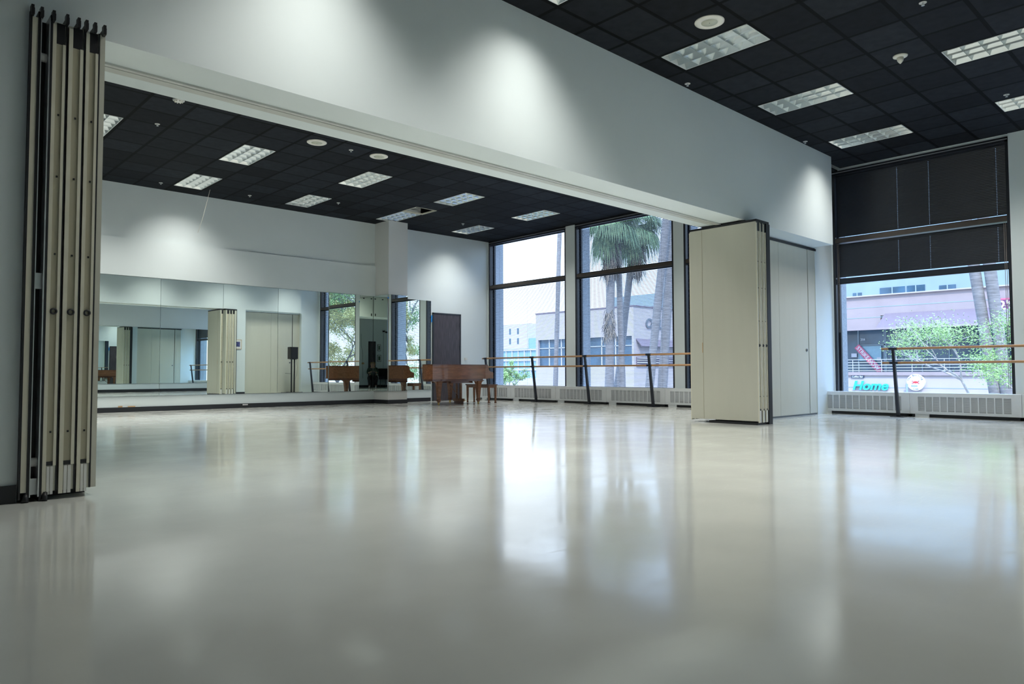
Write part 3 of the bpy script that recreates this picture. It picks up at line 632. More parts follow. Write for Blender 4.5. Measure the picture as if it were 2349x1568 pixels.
for i, j, lit, lb in ((2, -2, 0, 'large unlit louvred ceiling light beside the round white speaker'), (6, -2, 0, 'unlit louvred ceiling light second from the white header, front room'),
                      (10, -2, 0.85, 'louvred ceiling light nearest the black blind'), (-2, -2, 0.85, 'louvred ceiling light cut off by the photo top edge'), (-6, -2, 0.8, 'louvred ceiling light above the left end of the header'),
                      (6, -6, 0, 'unlit louvred ceiling light cut by the right photo edge'), (10, -6, 0.8, 'bright louvred ceiling light at the right edge near the blind'),
                      (2, -6, 1.5, 'unseen louvred ceiling light added above the camera, right of centre'), (-2, -6, 0.9, 'unseen louvred ceiling light added right above the camera')):  # these two hang out of view, added to light the front room
    fixture(G1x+i*T, G1y+j*T, ZC1, lit, lb)
for i, j, lit, lb in ((-1, 2, 0.7, 'louvred ceiling light half hidden by the left panel stack'), (3, 2, 1.0, 'bright louvred ceiling light at left of the back room'), (7, 2, 0.6, 'louvred ceiling light with one dark row below the round speakers'),
                      (11, 2, 0, 'bluish unlit louvred ceiling light in the middle of the back room'), (15, 2, 0.5, 'louvred ceiling light nearest the palm window'),
                      (3, 6, 1.0, 'warm louvred ceiling light by the hanging cord'), (7, 6, 0, 'dim louvred ceiling light along the mirror wall'), (11, 6, 0, 'dim louvred ceiling light beside the missing ceiling tile'),
                      (15, 6, 1.0, 'louvred ceiling light over the piano corner'), (-1, 6, 0.9, 'louvred ceiling light over the mirror wall hidden by the left stack'),
                      (3, -6, 1.2, 'louvred ceiling light hidden behind the header, left one'), (7, -6, 1.2, 'louvred ceiling light hidden behind the header, left of centre'),
                      (11, -6, 1.2, 'louvred ceiling light hidden behind the header, above the panel stack'), (15, -6, 1.2, 'louvred ceiling light hidden behind the header, nearest the windows')):
    fixture(G2x+i*T, G2y+j*T, ZC2, lit, lb)
# open ceiling cell with its pale rim and a tilted tile
t = thing('open_ceiling_cell', 'missing ceiling tile opening with a white tile pushed up inside', 'ceiling opening', ((hx0+hx1)/2, (hy0+hy1)/2, ZC2))
MB().box(hx0, hx1, hy0, hy0+0.02, ZC2-0.004, ZC2+0.03).box(hx0, hx1, hy1-0.02, hy1, ZC2-0.004, ZC2+0.03).box(hx0, hx0+0.02, hy0, hy1, ZC2-0.004, ZC2+0.03).box(hx1-0.02, hx1, hy0, hy1, ZC2-0.004, ZC2+0.03).build('rim', M['creamlt'], t)
MB().add([(hx0+0.03, hy1-0.03, ZC2+0.03), (hx0+0.03, hy0+0.25, ZC2+0.02), (hx0+0.34, hy0+0.25, ZC2+0.26), (hx0+0.34, hy1-0.03, ZC2+0.27), (hx0+0.02, hy1-0.03, ZC2+0.045), (hx0+0.02, hy0+0.25, ZC2+0.035), (hx0+0.33, hy0+0.25, ZC2+0.275), (hx0+0.33, hy1-0.03, ZC2+0.285)],
         [(0, 1, 2, 3), (7, 6, 5, 4), (0, 4, 5, 1), (1, 5, 6, 2), (2, 6, 7, 3), (3, 7, 4, 0)]).build('tilted_tile', M['white'], t)

def ceil_speaker(x, y, z, label):
    t = thing('ceiling_speaker', label, 'ceiling speaker', (x, y, z), 'round ceiling speakers')
    MB().lathe([(0.165, 0.0), (0.165, -0.006), (0.15, -0.014), (0.095, -0.016), (0.09, -0.010)], (x, y, z), 36).build('rim', M['ivory'], t)
    MB().lathe([(0.09, -0.009), (0.09, -0.013), (0.0, -0.016)], (x, y, z), 32).build('grille', M['speaker'], t)
    MB().lathe([(0.005, -0.012), (0.005, -0.018)], (x, y, z), 8).build('screw', M['black'], t)
ceil_speaker(7.045, 4.27, ZC1, 'large round cream ceiling speaker, nearest, by the unlit light')
ceil_speaker(5.756, 11.02, ZC2, 'round cream ceiling speaker, left one of the back room pair')
ceil_speaker(6.956, 10.98, ZC2, 'round cream ceiling speaker, right one of the back room pair')
t = thing('smoke_detector', 'cream cone shaped detector on the black front ceiling', 'detector', (9.58, 3.12, ZC1))
MB().lathe([(0.085, 0.0), (0.082, -0.012), (0.045, -0.022)], (9.58, 3.12, ZC1), 28).build('base_plate', M['ivory'], t)
MB().lathe([(0.04, -0.02), (0.036, -0.06), (0.02, -0.085), (0.004, -0.10)], (9.58, 3.12, ZC1), 20).build('sensor_cone', M['ivory'], t)
def sprinkler(x, y, z, label):
    t = thing('sprinkler_head', label, 'sprinkler', (x, y, z), 'ceiling sprinkler heads')
    MB().lathe([(0.038, 0.0), (0.038, -0.005), (0.026, -0.008), (0.024, -0.001)], (x, y, z), 20).build('white_ring', M['white'], t)
    MB().tube([(x, y, z), (x, y, z-0.03)], 0.007, 8).lathe([(0.017, -0.03), (0.017, -0.034)], (x, y, z), 12).build('deflector', M['alu'], t)
for x, y, f, lb in ((8.358, 2.485, 1, 'sprinkler head at the photo top edge over the front room'), (8.36, 5.42, 1, 'sprinkler head where the black ceiling meets the header'), (12.058, 2.54, 1, 'sprinkler head by the right edge ceiling light'), (11.98, 5.44, 1, 'sprinkler head at the header nearest the blind'),
                    (3.484, 11.888, 0, 'sprinkler head leftmost of the back ceiling row'), (4.648, 15.56, 0, 'sprinkler head left of the warm light near the mirror wall'), (6.426, 15.36, 0, 'sprinkler head between the hanging cord and dim light'),
                    (8.21, 14.66, 0, 'sprinkler head right of the dim light by the mirror wall'), (6.40, 11.0, 0, 'sprinkler head between the two round speakers'), (11.80, 14.54, 0, 'sprinkler head above the piano corner light')):
    sprinkler(x, y, ZC1 if f else ZC2, lb)
t = thing('emergency_fitting', 'small beaded white ceiling fitting at the header edge, upper left', 'ceiling fitting', (3.39, 10.62, ZC2))
MB().lathe([(0.08, 0), (0.08, -0.015), (0.05, -0.03)], (3.39, 10.62, ZC2), 20).build('base', M['white'], t)
b = MB()
for k in range(8): b.ball((3.39+0.05*math.cos(k*PI/4), 10.62+0.05*math.sin(k*PI/4), ZC2-0.03), 0.011, 8, 6)
b.build('bead_ring', M['ivory'], t)
tag(MB().tube([(5.60, 15.45, ZC2), (5.59, 15.6, 4.45), (5.57, 15.8, 4.1), (5.545, 15.98, 3.85)], 0.005, 6).build('hanging_cord', M['ivory']), 'thin pale cord hanging from the back ceiling', 'cord')

# ------------------------------------------------------------------ recess behind the camera, seen in the column mirror
t = bpy.data.objects.new('door_2', None); COL.objects.link(t); t.location = (-0.93, YR, 0); WL[t.name] = Vector(t.location); t['kind'] = 'structure'
MB().box(-1.10, -0.75, YR, YR+0.03, 0, 2.50).build('door_frame', M['frame'], t)
MB().box(-1.085, -0.86, YR+0.03, YR+0.04, 0.01, 2.46).build('door_leaf', M['door'], t)
for a, b_, z0, z1, lb in ((-1.43, -1.22, 1.98, 2.34, 'upper small black framed picture beyond the seated person, in the column mirror'), (-1.46, -1.21, 1.40, 1.76, 'lower small black framed picture beyond the seated person, in the column mirror')):
    t = thing('framed_picture', lb, 'picture', ((a+b_)/2, YR, z0), 'black framed pictures behind the person')
    MB().box(a, b_, YR, YR+0.018, z0, z1).build('frame', M['black'], t); MB().box(a+0.02, b_-0.02, YR+0.018, YR+0.02, z0+0.02, z1-0.02).build('mount', M['white'], t)
    MB().box(a+0.06, b_-0.06, YR+0.02, YR+0.0215, z0+0.07, z1-0.07).build('print', M['photog'], t)
t = thing('wall_cabinet', 'pale storage doors with small black handles high on the header, in the column mirror', 'cabinet', (3.95, HB, 3.13))
for a, b_, hx in ((3.22, 3.943, 3.885), (3.957, 4.68, 4.015)):
    o = MB().box(a, b_, HB, HB+0.02, 3.13, 3.98).build('door', M['cab'], t)
    MB().box(hx-0.014, hx+0.014, HB+0.02, HB+0.045, 3.17, 3.27).build('handle', M['black'], o)
    for q in (hx, a+0.3 if hx > (a+b_)/2 else b_-0.3): MB().box(q-0.035, q+0.035, HB+0.02, HB+0.03, 3.87, 3.91).build('catch', M['black'], o)
tag(MB().box(-0.48, -0.34, YR, YR+0.03, 1.25, 1.345).build('wall_outlet', M['tan']), 'small tan wall control left of the dark door, in the column mirror', 'wall control')
tag(MB().tube([(-1.6, YR+0.008, 1.06), (-1.605, YR+0.008, 2.96)], 0.008, 6).build('conduit_pipe', M['grey']), 'thin vertical conduit right of the small pictures, in the column mirror', 'pipe')
tag(MB().tube([(-0.30, YR+0.008, 2.9), (-0.30, YR+0.008, 2.3), (-0.38, YR+0.008, 1.9), (-0.40, YR+0.008, 1.3), (-0.42, YR+0.008, 0.5)], 0.006, 6).build('wall_cable', M['black']), 'wavy cable running down the wall behind the person', 'cable')
t = thing('spotlight', 'small black double spotlight high on the wall, in the column mirror', 'spotlight', (-1.65, YR, 3.05))
MB().box(-1.60, -1.56, YR, YR+0.05, 3.03, 3.12).tube([(-1.58, YR+0.05, 3.08), (-1.58, YR+0.16, 3.10)], 0.03, 10).build('lamp_head', M['black'], t)
MB().tube([(-1.6, YR+0.03, 3.07), (-1.74, YR+0.05, 3.03)], 0.014, 8).tube([(-1.74, YR+0.03, 3.03), (-1.72, YR+0.17, 3.02)], 0.038, 12).build('second_head', M['black'], t)
t = thing('sofa', 'black padded bench sofa on grey legs beside the seated person', 'sofa', (-1.85, -1.2, 0))
MB().box(-2.5, -1.25, -1.50, -0.85, 0.42, 0.60).build('seat', M['fabric'], t)
MB().box(-2.5, -1.25, -1.56, -1.42, 0.60, 1.02).build('backrest', M['fabric'], t)
for x in (-2.45, -1.32):
    for y in (-1.45, -0.92): MB().tube([(x, y, 0), (x, y, 0.42)], 0.016, 8).build('leg', M['grey'], t)

# seated person with camera, just behind the viewpoint
def skin_obj(name, verts, edges, radii, m, parent, root=0, sub=2):
    me = bpy.data.meshes.new(name); me.from_pydata([tuple(v) for v in verts], edges, []); o = bpy.data.objects.new(name, me); COL.objects.link(o); me.materials.append(m)
    md = o.modifiers.new('skin', 'SKIN'); sv = me.skin_vertices[0].data
    for i, r in enumerate(radii): sv[i].radius = r if isinstance(r, tuple) else (r, r); sv[i].use_root = (i == root)
    md.use_smooth_shade = True; s_ = o.modifiers.new('sub', 'SUBSURF'); s_.levels = sub; s_.render_levels = sub
    if parent is not None: o.parent = parent; o.matrix_parent_inverse = Matrix.Translation(-world_loc(parent))
    return o
PB = Vector((-0.34, -0.56, 0)); fd = Vector((0.53, 0.85, 0)).normalized(); sd_ = Vector((fd.y, -fd.x, 0))   # forward and right of the person
def P(f, s, z): return PB+fd*f+sd_*s+Vector((0, 0, z))
t = thing('person', 'seated blond person in dark green shirt holding a camera, in the column mirror', 'person', tuple(PB))
V_ = []; E_ = []; R_ = []
def chain(start, pts, rad):
    prev = start; ids = []
    for p_, r_ in zip(pts, rad):
        V_.append(p_); R_.append(r_); i = len(V_)-1
        if prev is not None: E_.append((prev, i))
        prev = i; ids.append(i)
    return ids
c0 = chain(None, [P(-0.02, 0, 0.56)], [(0.15, 0.12)]); sp_ = chain(0, [P(0.03, 0, 0.72), P(0.07, 0, 0.88), P(0.10, 0, 1.01)], [(0.135, 0.10), (0.14, 0.10), (0.12, 0.085)])
nk = chain(sp_[-1], [P(0.13, 0, 1.09), P(0.155, 0, 1.16), P(0.165, 0, 1.23), P(0.16, 0, 1.29)], [0.05, (0.068, 0.075), (0.078, 0.092), (0.065, 0.07)])
chain(nk[1], [P(0.255, 0, 1.17)], [0.014])
for s in (-1, 1):
    a_ = chain(sp_[-1], [P(0.10, s*0.17, 1.0), P(0.12, s*0.22, 0.84), P(0.16, s*0.23, 0.75), P(0.27, s*0.15, 0.80), P(0.36, s*0.075, 0.83), P(0.40, s*0.065, 0.84)], [0.06, 0.045, 0.04, 0.033, 0.026, (0.034, 0.018)])
    for k in range(4): chain(a_[-1], [P(0.435, s*(0.05+0.0)-s*0.006*k, 0.87-0.02*k), P(0.455, s*(0.02), 0.872-0.02*k), P(0.44-0.003*k, s*0.004, 0.868-0.02*k)], [0.009, 0.008, 0.007])
    chain(a_[-2], [P(0.385, s*0.05, 0.80), P(0.40, s*0.03, 0.79)], [0.011, 0.009])
    l_ = chain(0, [P(0.05, s*0.10, 0.53), P(0.27, s*0.15, 0.53), P(0.42, s*0.16, 0.50), P(0.40, s*0.14, 0.30), P(0.37, s*0.12, 0.09), P(0.42, s*0.125, 0.05), P(0.52, s*0.14, 0.035)], [0.10, 0.082, 0.062, 0.055, 0.038, 0.042, 0.03])
skin_obj('body', V_, E_, R_, M['skin'], t)
sv_ = [P(-0.02, 0, 0.56), P(0.03, 0, 0.72), P(0.07, 0, 0.88), P(0.10, 0, 1.02)]; se = [(0, 1), (1, 2), (2, 3)]; sr = [(0.165, 0.135), (0.152, 0.115), (0.155, 0.115), (0.10, 0.08)]
for s in (-1, 1):
    k = len(sv_); sv_ += [P(0.10, s*0.17, 1.0), P(0.12, s*0.22, 0.84), P(0.16, s*0.23, 0.75), P(0.24, s*0.17, 0.785)]; se += [(3, k), (k, k+1), (k+1, k+2), (k+2, k+3)]; sr += [0.075, 0.06, 0.055, 0.046]
skin_obj('shirt', sv_, se, sr, M['shirt'], t)
sv_ = [P(-0.02, 0, 0.54)]; se = []; sr = [(0.16, 0.12)]
for s in (-1, 1):
    k = len(sv_); sv_ += [P(0.05, s*0.10, 0.53), P(0.27, s*0.15, 0.53), P(0.42, s*0.16, 0.50), P(0.40, s*0.14, 0.30), P(0.37, s*0.12, 0.12)]; se += [(0, k), (k, k+1), (k+1, k+2), (k+2, k+3), (k+3, k+4)]; sr += [0.125, 0.108, 0.09, 0.078, 0.06]
skin_obj('trousers', sv_, se, sr, M['trouser'], t)
for s in (-1, 1):
    skin_obj('shoe', [P(0.35, s*0.12, 0.045), P(0.42, s*0.125, 0.042), P(0.55, s*0.142, 0.035)], [(0, 1), (1, 2)], [0.045, 0.05, 0.036], M['branch'], t)
h_ = MB().ball(tuple(P(0.135, 0, 1.245)), 0.118, 20, 14, (0.86, 0.92, 0.98))
h_.v = [v for v in h_.v]; keep = []
for f, s_ in zip(h_.f, h_.sm):
    c_ = sum((Vector(h_.v[i]) for i in f), Vector())/len(f); q = c_-P(0.135, 0, 1.245)
    if not (q.dot(fd) > 0.035 and q.z < 0.055) and q.z > -0.075: keep.append((f, s_))
h_.f = [k[0] for k in keep]; h_.sm = [k[1] for k in keep]
ho = h_.build('hair', M['hair'], t); md = ho.modifiers.new('thick', 'SOLIDIFY'); md.thickness = 0.022
b = MB()
for s in (-1, 1): b.ball(tuple(P(0.243, s*0.032, 1.205)), 0.011, 10, 8)
b.build('eyes', M['ink'], t); MB().ball(tuple(P(0.236, 0, 1.13)), 0.02, 10, 6, (1, 1, 0.3)).build('mouth', M['crab'], t)
t = thing('stool', 'low black stool under the seated person', 'stool', tuple(PB))
MB().lathe([(0.19, 0.40), (0.20, 0.41), (0.20, 0.435), (0.18, 0.445)], tuple(PB), 28).build('seat', M['black'], t)
for k in range(4):
    a_ = k*PI/2+0.5; MB().tube([(PB.x+0.13*math.cos(a_), PB.y+0.13*math.sin(a_), 0.40), (PB.x+0.19*math.cos(a_), PB.y+0.19*math.sin(a_), 0)], 0.013, 8).build('leg', M['grey'], t)
CB = Vector((0, 0, 0.796))-Vector((cy_, sy_, 0))*0.13
t = thing('photo_camera', 'black camera on a tripod in front of the seated person, in the column mirror', 'camera', (CB.x, CB.y, 0.72))
ax = Vector((cy_, sy_, 0)); sx_ = Vector((sy_, -cy_, 0))
def cbx(f0, f1, s, z0, z1):
    vs = [CB+ax*f+sx_*q+Vector((0, 0, z)) for z in (z0, z1) for f, q in ((f0, -s), (f1, -s), (f1, s), (f0, s))]
    return MB().add(vs, [(3, 2, 1, 0), (4, 5, 6, 7), (0, 1, 5, 4), (1, 2, 6, 5), (2, 3, 7, 6), (3, 0, 4, 7)])
cbx(-0.035, 0.02, 0.068, -0.05, 0.04).build('body', M['black'], t); cbx(-0.03, 0.018, 0.025, 0.04, 0.065).build('viewfinder', M['black'], t)
MB().tube([CB+ax*0.02, CB+ax*0.09], [0.034, 0.031], 20).build('lens', M['black'], t)
t = thing('tripod', 'small black tripod carrying the camera', 'tripod', (CB.x, CB.y, 0))
MB().tube([(CB.x, CB.y, 0.42), (CB.x, CB.y, 0.744)], 0.013, 10).build('centre_column', M['black'], t)
for k in range(3):
    a_ = YAW+PI+k*2*PI/3+0.6; MB().tube([(CB.x, CB.y, 0.60), (CB.x+0.24*math.cos(a_), CB.y+0.24*math.sin(a_), 0.0)], [0.012, 0.009], 8).build('leg', M['black'], t)

# ================================================================== outside
struct('ground', MB().box(W+0.6, 320, -120, 260, -4.4, -4.2), M['asphalt'])
NY = (0, -1, 0); UZ = (0, 0, 1)
D1 = 38.0
t = thing('shop_building', 'pink stucco two storey shop building with mauve awning across the street', 'building', (D1, 5, -4.2))
b = MB().box(D1, D1+0.3, 13.6, 20, 2.94, 4.6).box(D1, D1+0.3, -12, 13.6, 3.60, 4.6).box(D1-0.15, D1+0.4, -12, 20, 0.60, 0.77).box(D1+0.2, D1+8, 19.7, 20, -4.2, 4.6).box(D1+0.3, D1+8, -12, 20, 4.2, 4.4)
b.build('upper_wall', M['pink'], t)
MB().box(D1-0.05, D1+0.3, -12, 20, -4.2, 0.62).build('lower_wall', M['pinklt'], t)
MB().box(D1-0.12, D1+0.45, -12, 20, 4.6, 4.66).build('parapet_cap', M['pinklt'], t)
MB().box(D1-0.008, D1, -12, 20, 4.03, 4.065).box(D1-0.008, D1, 13.4, 20, 3.51, 3.545).box(D1-0.06, D1-0.05, -12, 20, -0.02, 0.01).build('wall_groove', M['greyst'], t)
b = MB().add([(D1-0.02, -12, 3.68), (D1-0.02, 13.38, 3.68), (D1-0.75, 13.56, 2.94), (D1-0.75, -12, 2.94), (D1+0.02, -12, 3.66), (D1+0.02, 13.36, 3.66), (D1-0.55, 13.5, 2.90), (D1-0.55, -12, 2.90)],
             [(0, 1, 2, 3), (7, 6, 5, 4), (1, 5, 6, 2), (0, 3, 7, 4), (2, 6, 7, 3), (0, 4, 5, 1)])
b.build('awning', M['pinkdk'], t)
MB().box(D1-0.78, D1-0.5, -12, 20, 2.86, 2.95).build('awning_edge', M['pink'], t)
MB().box(D1+1.2, D1+1.3, -12, 19.9, 0.7, 2.95).build('shop_glazing', M['shopglass'], t)
MB().box(D1+0.2, D1+1.3, -12, 19.9, 2.95, 3.05).build('balcony_ceiling', M['pinkdk'], t)
b = MB()
for y in (15.15, 13.85, 13.78, 12.1, 10.9, 9.6, 8.2, 6.9, 5.5): b.box(D1+1.15, D1+1.2, y-0.03, y+0.03, 0.75, 2.95)
b.box(D1+1.15, D1+1.2, 13.8, 15.2, 2.15, 2.2); b.build('glazing_bar', M['greyst'], t)
MB().box(D1+1.12, D1+1.15, 14.0, 15.1, 1.35, 2.12).build('window_poster', M['paleglass'], t)
b = MB().box(D1+1.10, D1+1.15, 15.22, 15.5, 1.55, 1.75).box(D1+1.10, D1+1.15, 14.02, 14.22, 1.35, 1.53).box(D1+1.10, D1+1.15, 13.25, 13.45, 1.36, 1.62); b.build('paper_notice', M['trimw'], t)
for k in range(5):
    z = 0.835+k*0.139; MB().tube([(D1, -12, z), (D1, 20, z)], 0.022, 6).build('railing_bar', M['trimw'], t)
b = MB()
for y in (15.0, 13.6, 12.2, 10.8, 9.4, 8.0, 6.6): b.box(D1-0.012, D1+0.012, y-0.012, y+0.012, 0.76, 1.40)
b.build('railing_post', M['trimw'], t)
s = tag(text('home_sign', 'Home', 0.62, M['teal'], (D1-0.16, 14.98, -0.12), NY, UZ, 0.05, shear=0.25, bold=0.016, wide=1.08), 'teal brush script Home sign on the pink wall', 'sign')
t = thing('coffee_sign', 'small dark Coffee Bar sign above the teal letters', 'sign', (D1-0.1, 14.74, 0.5))
MB().box(D1-0.11, D1-0.05, 14.43, 15.05, 0.47, 0.60).build('board', M['ink'], t)
text('lettering', 'Coffee Bar', 0.125, M['signw'], (D1-0.115, 15.01, 0.493), NY, UZ, 0.003, t, bold=0.002)
t = thing('round_sign', 'round white restaurant sign with a red crab', 'sign', (D1-0.15, 12.0, 0.30))
n = 40; rc = [(12.0+0.40*math.cos(2*PI*k/n), 0.27+0.40*math.sin(2*PI*k/n)) for k in range(n)]
MB().prism(rc, D1-0.20, D1-0.05, lambda a, z, c: (c, a, z)).build('disc', M['signw'], t)
word = 'The Boiling'; 
for i, ch in enumerate(word):
    if ch == ' ': continue
    a_ = math.radians(162-i*13.6); cy2, cz2 = 12.0-0.30*math.cos(a_), 0.27+0.30*math.sin(a_)
    Y_ = Vector((0, -math.cos(a_), math.sin(a_))); X_ = Y_.cross(Vector((-1, 0, 0)))
    text('lettering', ch, 0.12, M['ink'], (D1-0.205, cy2, cz2), X_, Y_, 0.003, t, align='CENTER')
text('lettering', 'Crab', 0.12, M['ink'], (D1-0.205, 12.0, -0.09), NY, UZ, 0.003, t, align='CENTER')
b = MB().ball((D1-0.2, 12.0, 0.27), 0.1, 16, 10, (0.12, 1.15, 0.55))
for sgn in (-1, 1):
    b.tube([(D1-0.21, 12.0+sgn*0.10, 0.29), (D1-0.21, 12.0+sgn*0.16, 0.33), (D1-0.21, 12.0+sgn*0.10, 0.37)], [0.012, 0.016, 0.006], 6)
    for k in range(3): b.tube([(D1-0.21, 12.0+sgn*0.09, 0.26-0.015*k), (D1-0.21, 12.0+sgn*(0.2-0.03*k), 0.23-0.03*k)], 0.006, 5)
b.build('crab_emblem', M['crab'], t)
MB().box(D1-0.215, D1-0.205, 11.92, 12.20, 0.06, 0.135).build('grey_plate', M['greyst'], t)
MB().box(D1-0.30, D1-0.26, 12.32, 12.40, -4.2, 0.20).build('support_post', M['greyst'], t)
ang = math.radians(-49); X_ = Vector((0, -math.cos(ang), math.sin(ang))); Y_ = Vector((0, math.sin(ang)*-1*-1, math.cos(ang))); Y_ = Vector((-1, 0, 0)).cross(X_)
t = thing('strike_banner', 'red diagonal STRIKE banner in the upstairs shop window', 'sign', (D1+1.0, 14.5, 1.5))
o0 = Vector((D1+1.02, 15.22, 2.03)); vs = [o0+X_*a+Y_*b_+Vector((dx, 0, 0)) for dx in (0, 0.03) for a, b_ in ((-0.05, -0.06), (1.72, -0.06), (1.72, 0.24), (-0.05, 0.24))]
MB().add(vs, [(3, 2, 1, 0), (4, 5, 6, 7), (0, 1, 5, 4), (1, 2, 6, 5), (2, 3, 7, 6), (3, 0, 4, 7)]).build('banner', M['redsign'], t)
text('lettering', 'STRIKE NOW', 0.265, M['signw'], tuple(o0+Vector((-0.006, 0, 0))+X_*0.02+Y_*0.0), X_, Y_, 0.002, t, bold=0.004, wide=0.98)
tag(text('number_sign', '206', 0.16, M['signw'], (D1+1.13, 15.02, 2.42), NY, UZ, 0.003), 'white number 206 on the upstairs shop glass', 'sign')
t = thing('plum_sign', "plum shop sign with white letters 2'S T on the parapet", 'sign', (D1-0.1, 8.2, 3.6))
MB().box(D1-0.12, D1-0.0, 6.6, 8.56, 3.50, 4.06).build('board', M['plum'], t); MB().box(D1-0.13, D1-0.12, 6.6, 8.56, 3.985, 4.06).build('red_stripe', M['redsign'], t)
text('lettering', "2'S T", 0.56, M['signw'], (D1-0.135, 8.54, 3.555), NY, UZ, 0.01, t, bold=0.012)
# grey apartments behind
def sc2(y, z, D): return (y*D/D1, 0.796+(z-0.796)*D/D1)
D4 = 62.0
t = thing('apartment_building', 'blue grey apartment block behind the pink shop', 'building', (D4, 12, -4.2))
MB().box(D4, D4+12, -6, 31, -4.2, 19).build('wall', M['greyst'], t)
for ya, za, yb, zb in ((14.908, 4.657, 14.471, 4.802), (13.588, 4.663, 12.428, 4.95), (12.335, 4.689, 11.535, 4.95), (10.922, 4.654, 10.224, 4.84)):
    a_, c_ = sc2(ya, 4.66, D4); d_, f_ = sc2(yb, zb+0.03, D4); o = MB().box(D4-0.05, D4+0.02, a_, d_, c_-0.2, f_).build('window', M['shopglass'], t)
    MB().box(D4-0.08, D4-0.05, (a_+d_)/2-0.04, (a_+d_)/2+0.04, c_-0.2, f_).build('window_bar', M['greyst'], o)
# second building beyond the palms
D2 = 50.0
t = thing('corner_building', 'pale pink corner building with a dark window band, beyond the palms', 'building', (D2, 44, -4.2))
MB().box(D2, D2+22, 38.14, 50.16, 3.95, 6.5).box(D2, D2+22, 38.14, 50.16, -4.2, 1.42).box(D2, D2+22, 49.85, 50.16, 1.42, 3.95).box(D2, D2+0.5, 38.14, 38.35, 1.42, 3.95).box(D2+0.5, D2+22, 38.14, 38.6, 1.42, 3.95).build('wall', M['pinklt'], t)
MB().box(D2+0.25, D2+0.35, 38.3, 49.9, 1.42, 3.95).build('window_band', M['shopglass'], t)
b = MB().box(D2+0.18, D2+0.25, 38.3, 49.9, 3.08, 3.16)
for y in (48.5, 46.9, 45.2, 43.6, 41.9, 40.3): b.box(D2+0.18, D2+0.25, y-0.05, y+0.05, 1.42, 3.95)
b.build('mullions', M['trimw'], t)
MB().box(D2-0.05, D2+22, 38.08, 50.2, 6.5, 6.62).build('coping', M['pinkdk'], t)
MB().box(D2+6, D2+18, 38.8, 45.5, 6.6, 8.2).build('roof_plant', M['greyst'], t)
MB().add([(50.3, 38.12, 3.7), (57.6, 38.12, 3.7), (57.6, 37.6, 3.05), (50.45, 37.6, 3.05), (50.3, 38.14, 3.66), (57.6, 38.14, 3.66), (57.6, 37.66, 3.0), (50.45, 37.66, 3.0)], [(3, 2, 1, 0), (4, 5, 6, 7), (0, 1, 5, 4), (1, 2, 6, 5), (2, 3, 7, 6), (3, 0, 4, 7)]).build('side_awning', M['pinkdk'], t)
b = MB().box(50.3, 57.6, 38.05, 38.14, 1.3, 2.1); b.build('side_window', M['pinkdk'], t)
b = MB()
for z in (1.42, 1.62, 1.82, 2.0): b.tube([(50.3, 38.0, z), (57.6, 38.0, z)], 0.03, 6)
b.build('side_railing', M['trimw'], t)
tag(text('wall_lettering', 'Ca  Li', 1.15, M['grey'], (51.6, 38.09, 4.72), (1, 0, 0), UZ, 0.05, shear=0.2, bold=0.03), 'dark raised script letters on the sunny side wall', 'sign')
# far white offices
t = thing('office_building', 'white office block with blue glass floors, farthest away', 'building', (110, 115, -4.2))
MB().box(110, 122, 112.8, 132, 6.0, 11.6).box(110, 122, 109, 132, -4.2, -0.5).build('wall', M['trimw'], t)
MB().box(110.3, 122, 109, 132, -0.5, 6.0).box(110.2, 122, 109.6, 115.5, 6.0, 8.3).build('glass_floors', M['paleglass'], t)
b = MB()
for z in (1.2, 3.3, 5.6): b.box(110.0, 110.3, 109, 132, z, z+0.35)
for y in range(110, 132, 2): b.box(110.1, 110.3, y, y+0.25, -0.5, 6.0)
b.build('floor_bands', M['trimw'], t)
for y in (118.6, 116.0):
    for z in (9.3, 7.1): MB().box(109.95, 110.05, y-0.25, y+0.25, z, z+1.3).build('window', M['shopglass'], t)
tag(MB().box(70, 71, 66, 90, -4.2, -0.25).build('boundary_wall', M['trimw']), 'low white wall before the far offices', 'wall')

# ------------------------------------------------------------------ trees
def trunk(b, p0, p1, r0, r1, n=14, bend=0.0):
    pts = []; rr = []
    for i in range(n+1):
        f = i/n; p = Vector(p0).lerp(Vector(p1), f); p.y += bend*math.sin(f*PI); pts.append(p); rr.append((r0+(r1-r0)*f)*(1+0.05*math.sin(i*2.1)))
    b.tube(pts, rr, 10)
def frond(b, c, az, el, ln, droop, nl=26, wdt=0.035, lnl=0.8):
    d = Vector((math.cos(az)*math.cos(el), math.sin(az)*math.cos(el), math.sin(el))); stem = ln*0.55; pts = []
    for i in range(7): f = i/6; pts.append(Vector(c)+d*stem*f+Vector((0, 0, -droop*0.25*f*f)))
    b.tube(pts, [0.02*(1-0.5*i/6) for i in range(7)], 5); tip = pts[-1]; sd2 = d.cross(Vector((0, 0, 1))).normalized(); u_ = sd2.cross(d)
    for k in range(nl):
        a_ = (k/(nl-1)-0.5)*math.radians(230); q = d*math.cos(a_)+sd2*math.sin(a_)+u_*rnd.uniform(-0.1, 0.1); L_ = ln*lnl*rnd.uniform(0.7, 1.0)*(0.6+0.4*math.cos(a_/2))
        m1 = tip+q*L_*0.5+Vector((0, 0, -droop*0.15*L_)); m2 = tip+q*L_*0.8+Vector((0, 0, -droop*0.75*L_)); w_ = (q.cross(Vector((0, 0, 1)))).normalized()*wdt; th = Vector((0, 0, 0.004))
        b.add([tip-w_*0.4, tip+w_*0.4, m1+w_, m1-w_, m2+w_*0.2, m2-w_*0.2, tip+th, m1+th*2, m2+th], [(0, 1, 2, 3), (3, 2, 4, 5), (0, 3, 7, 6), (1, 6, 7, 2), (3, 5, 8, 7), (2, 7, 8, 4)])
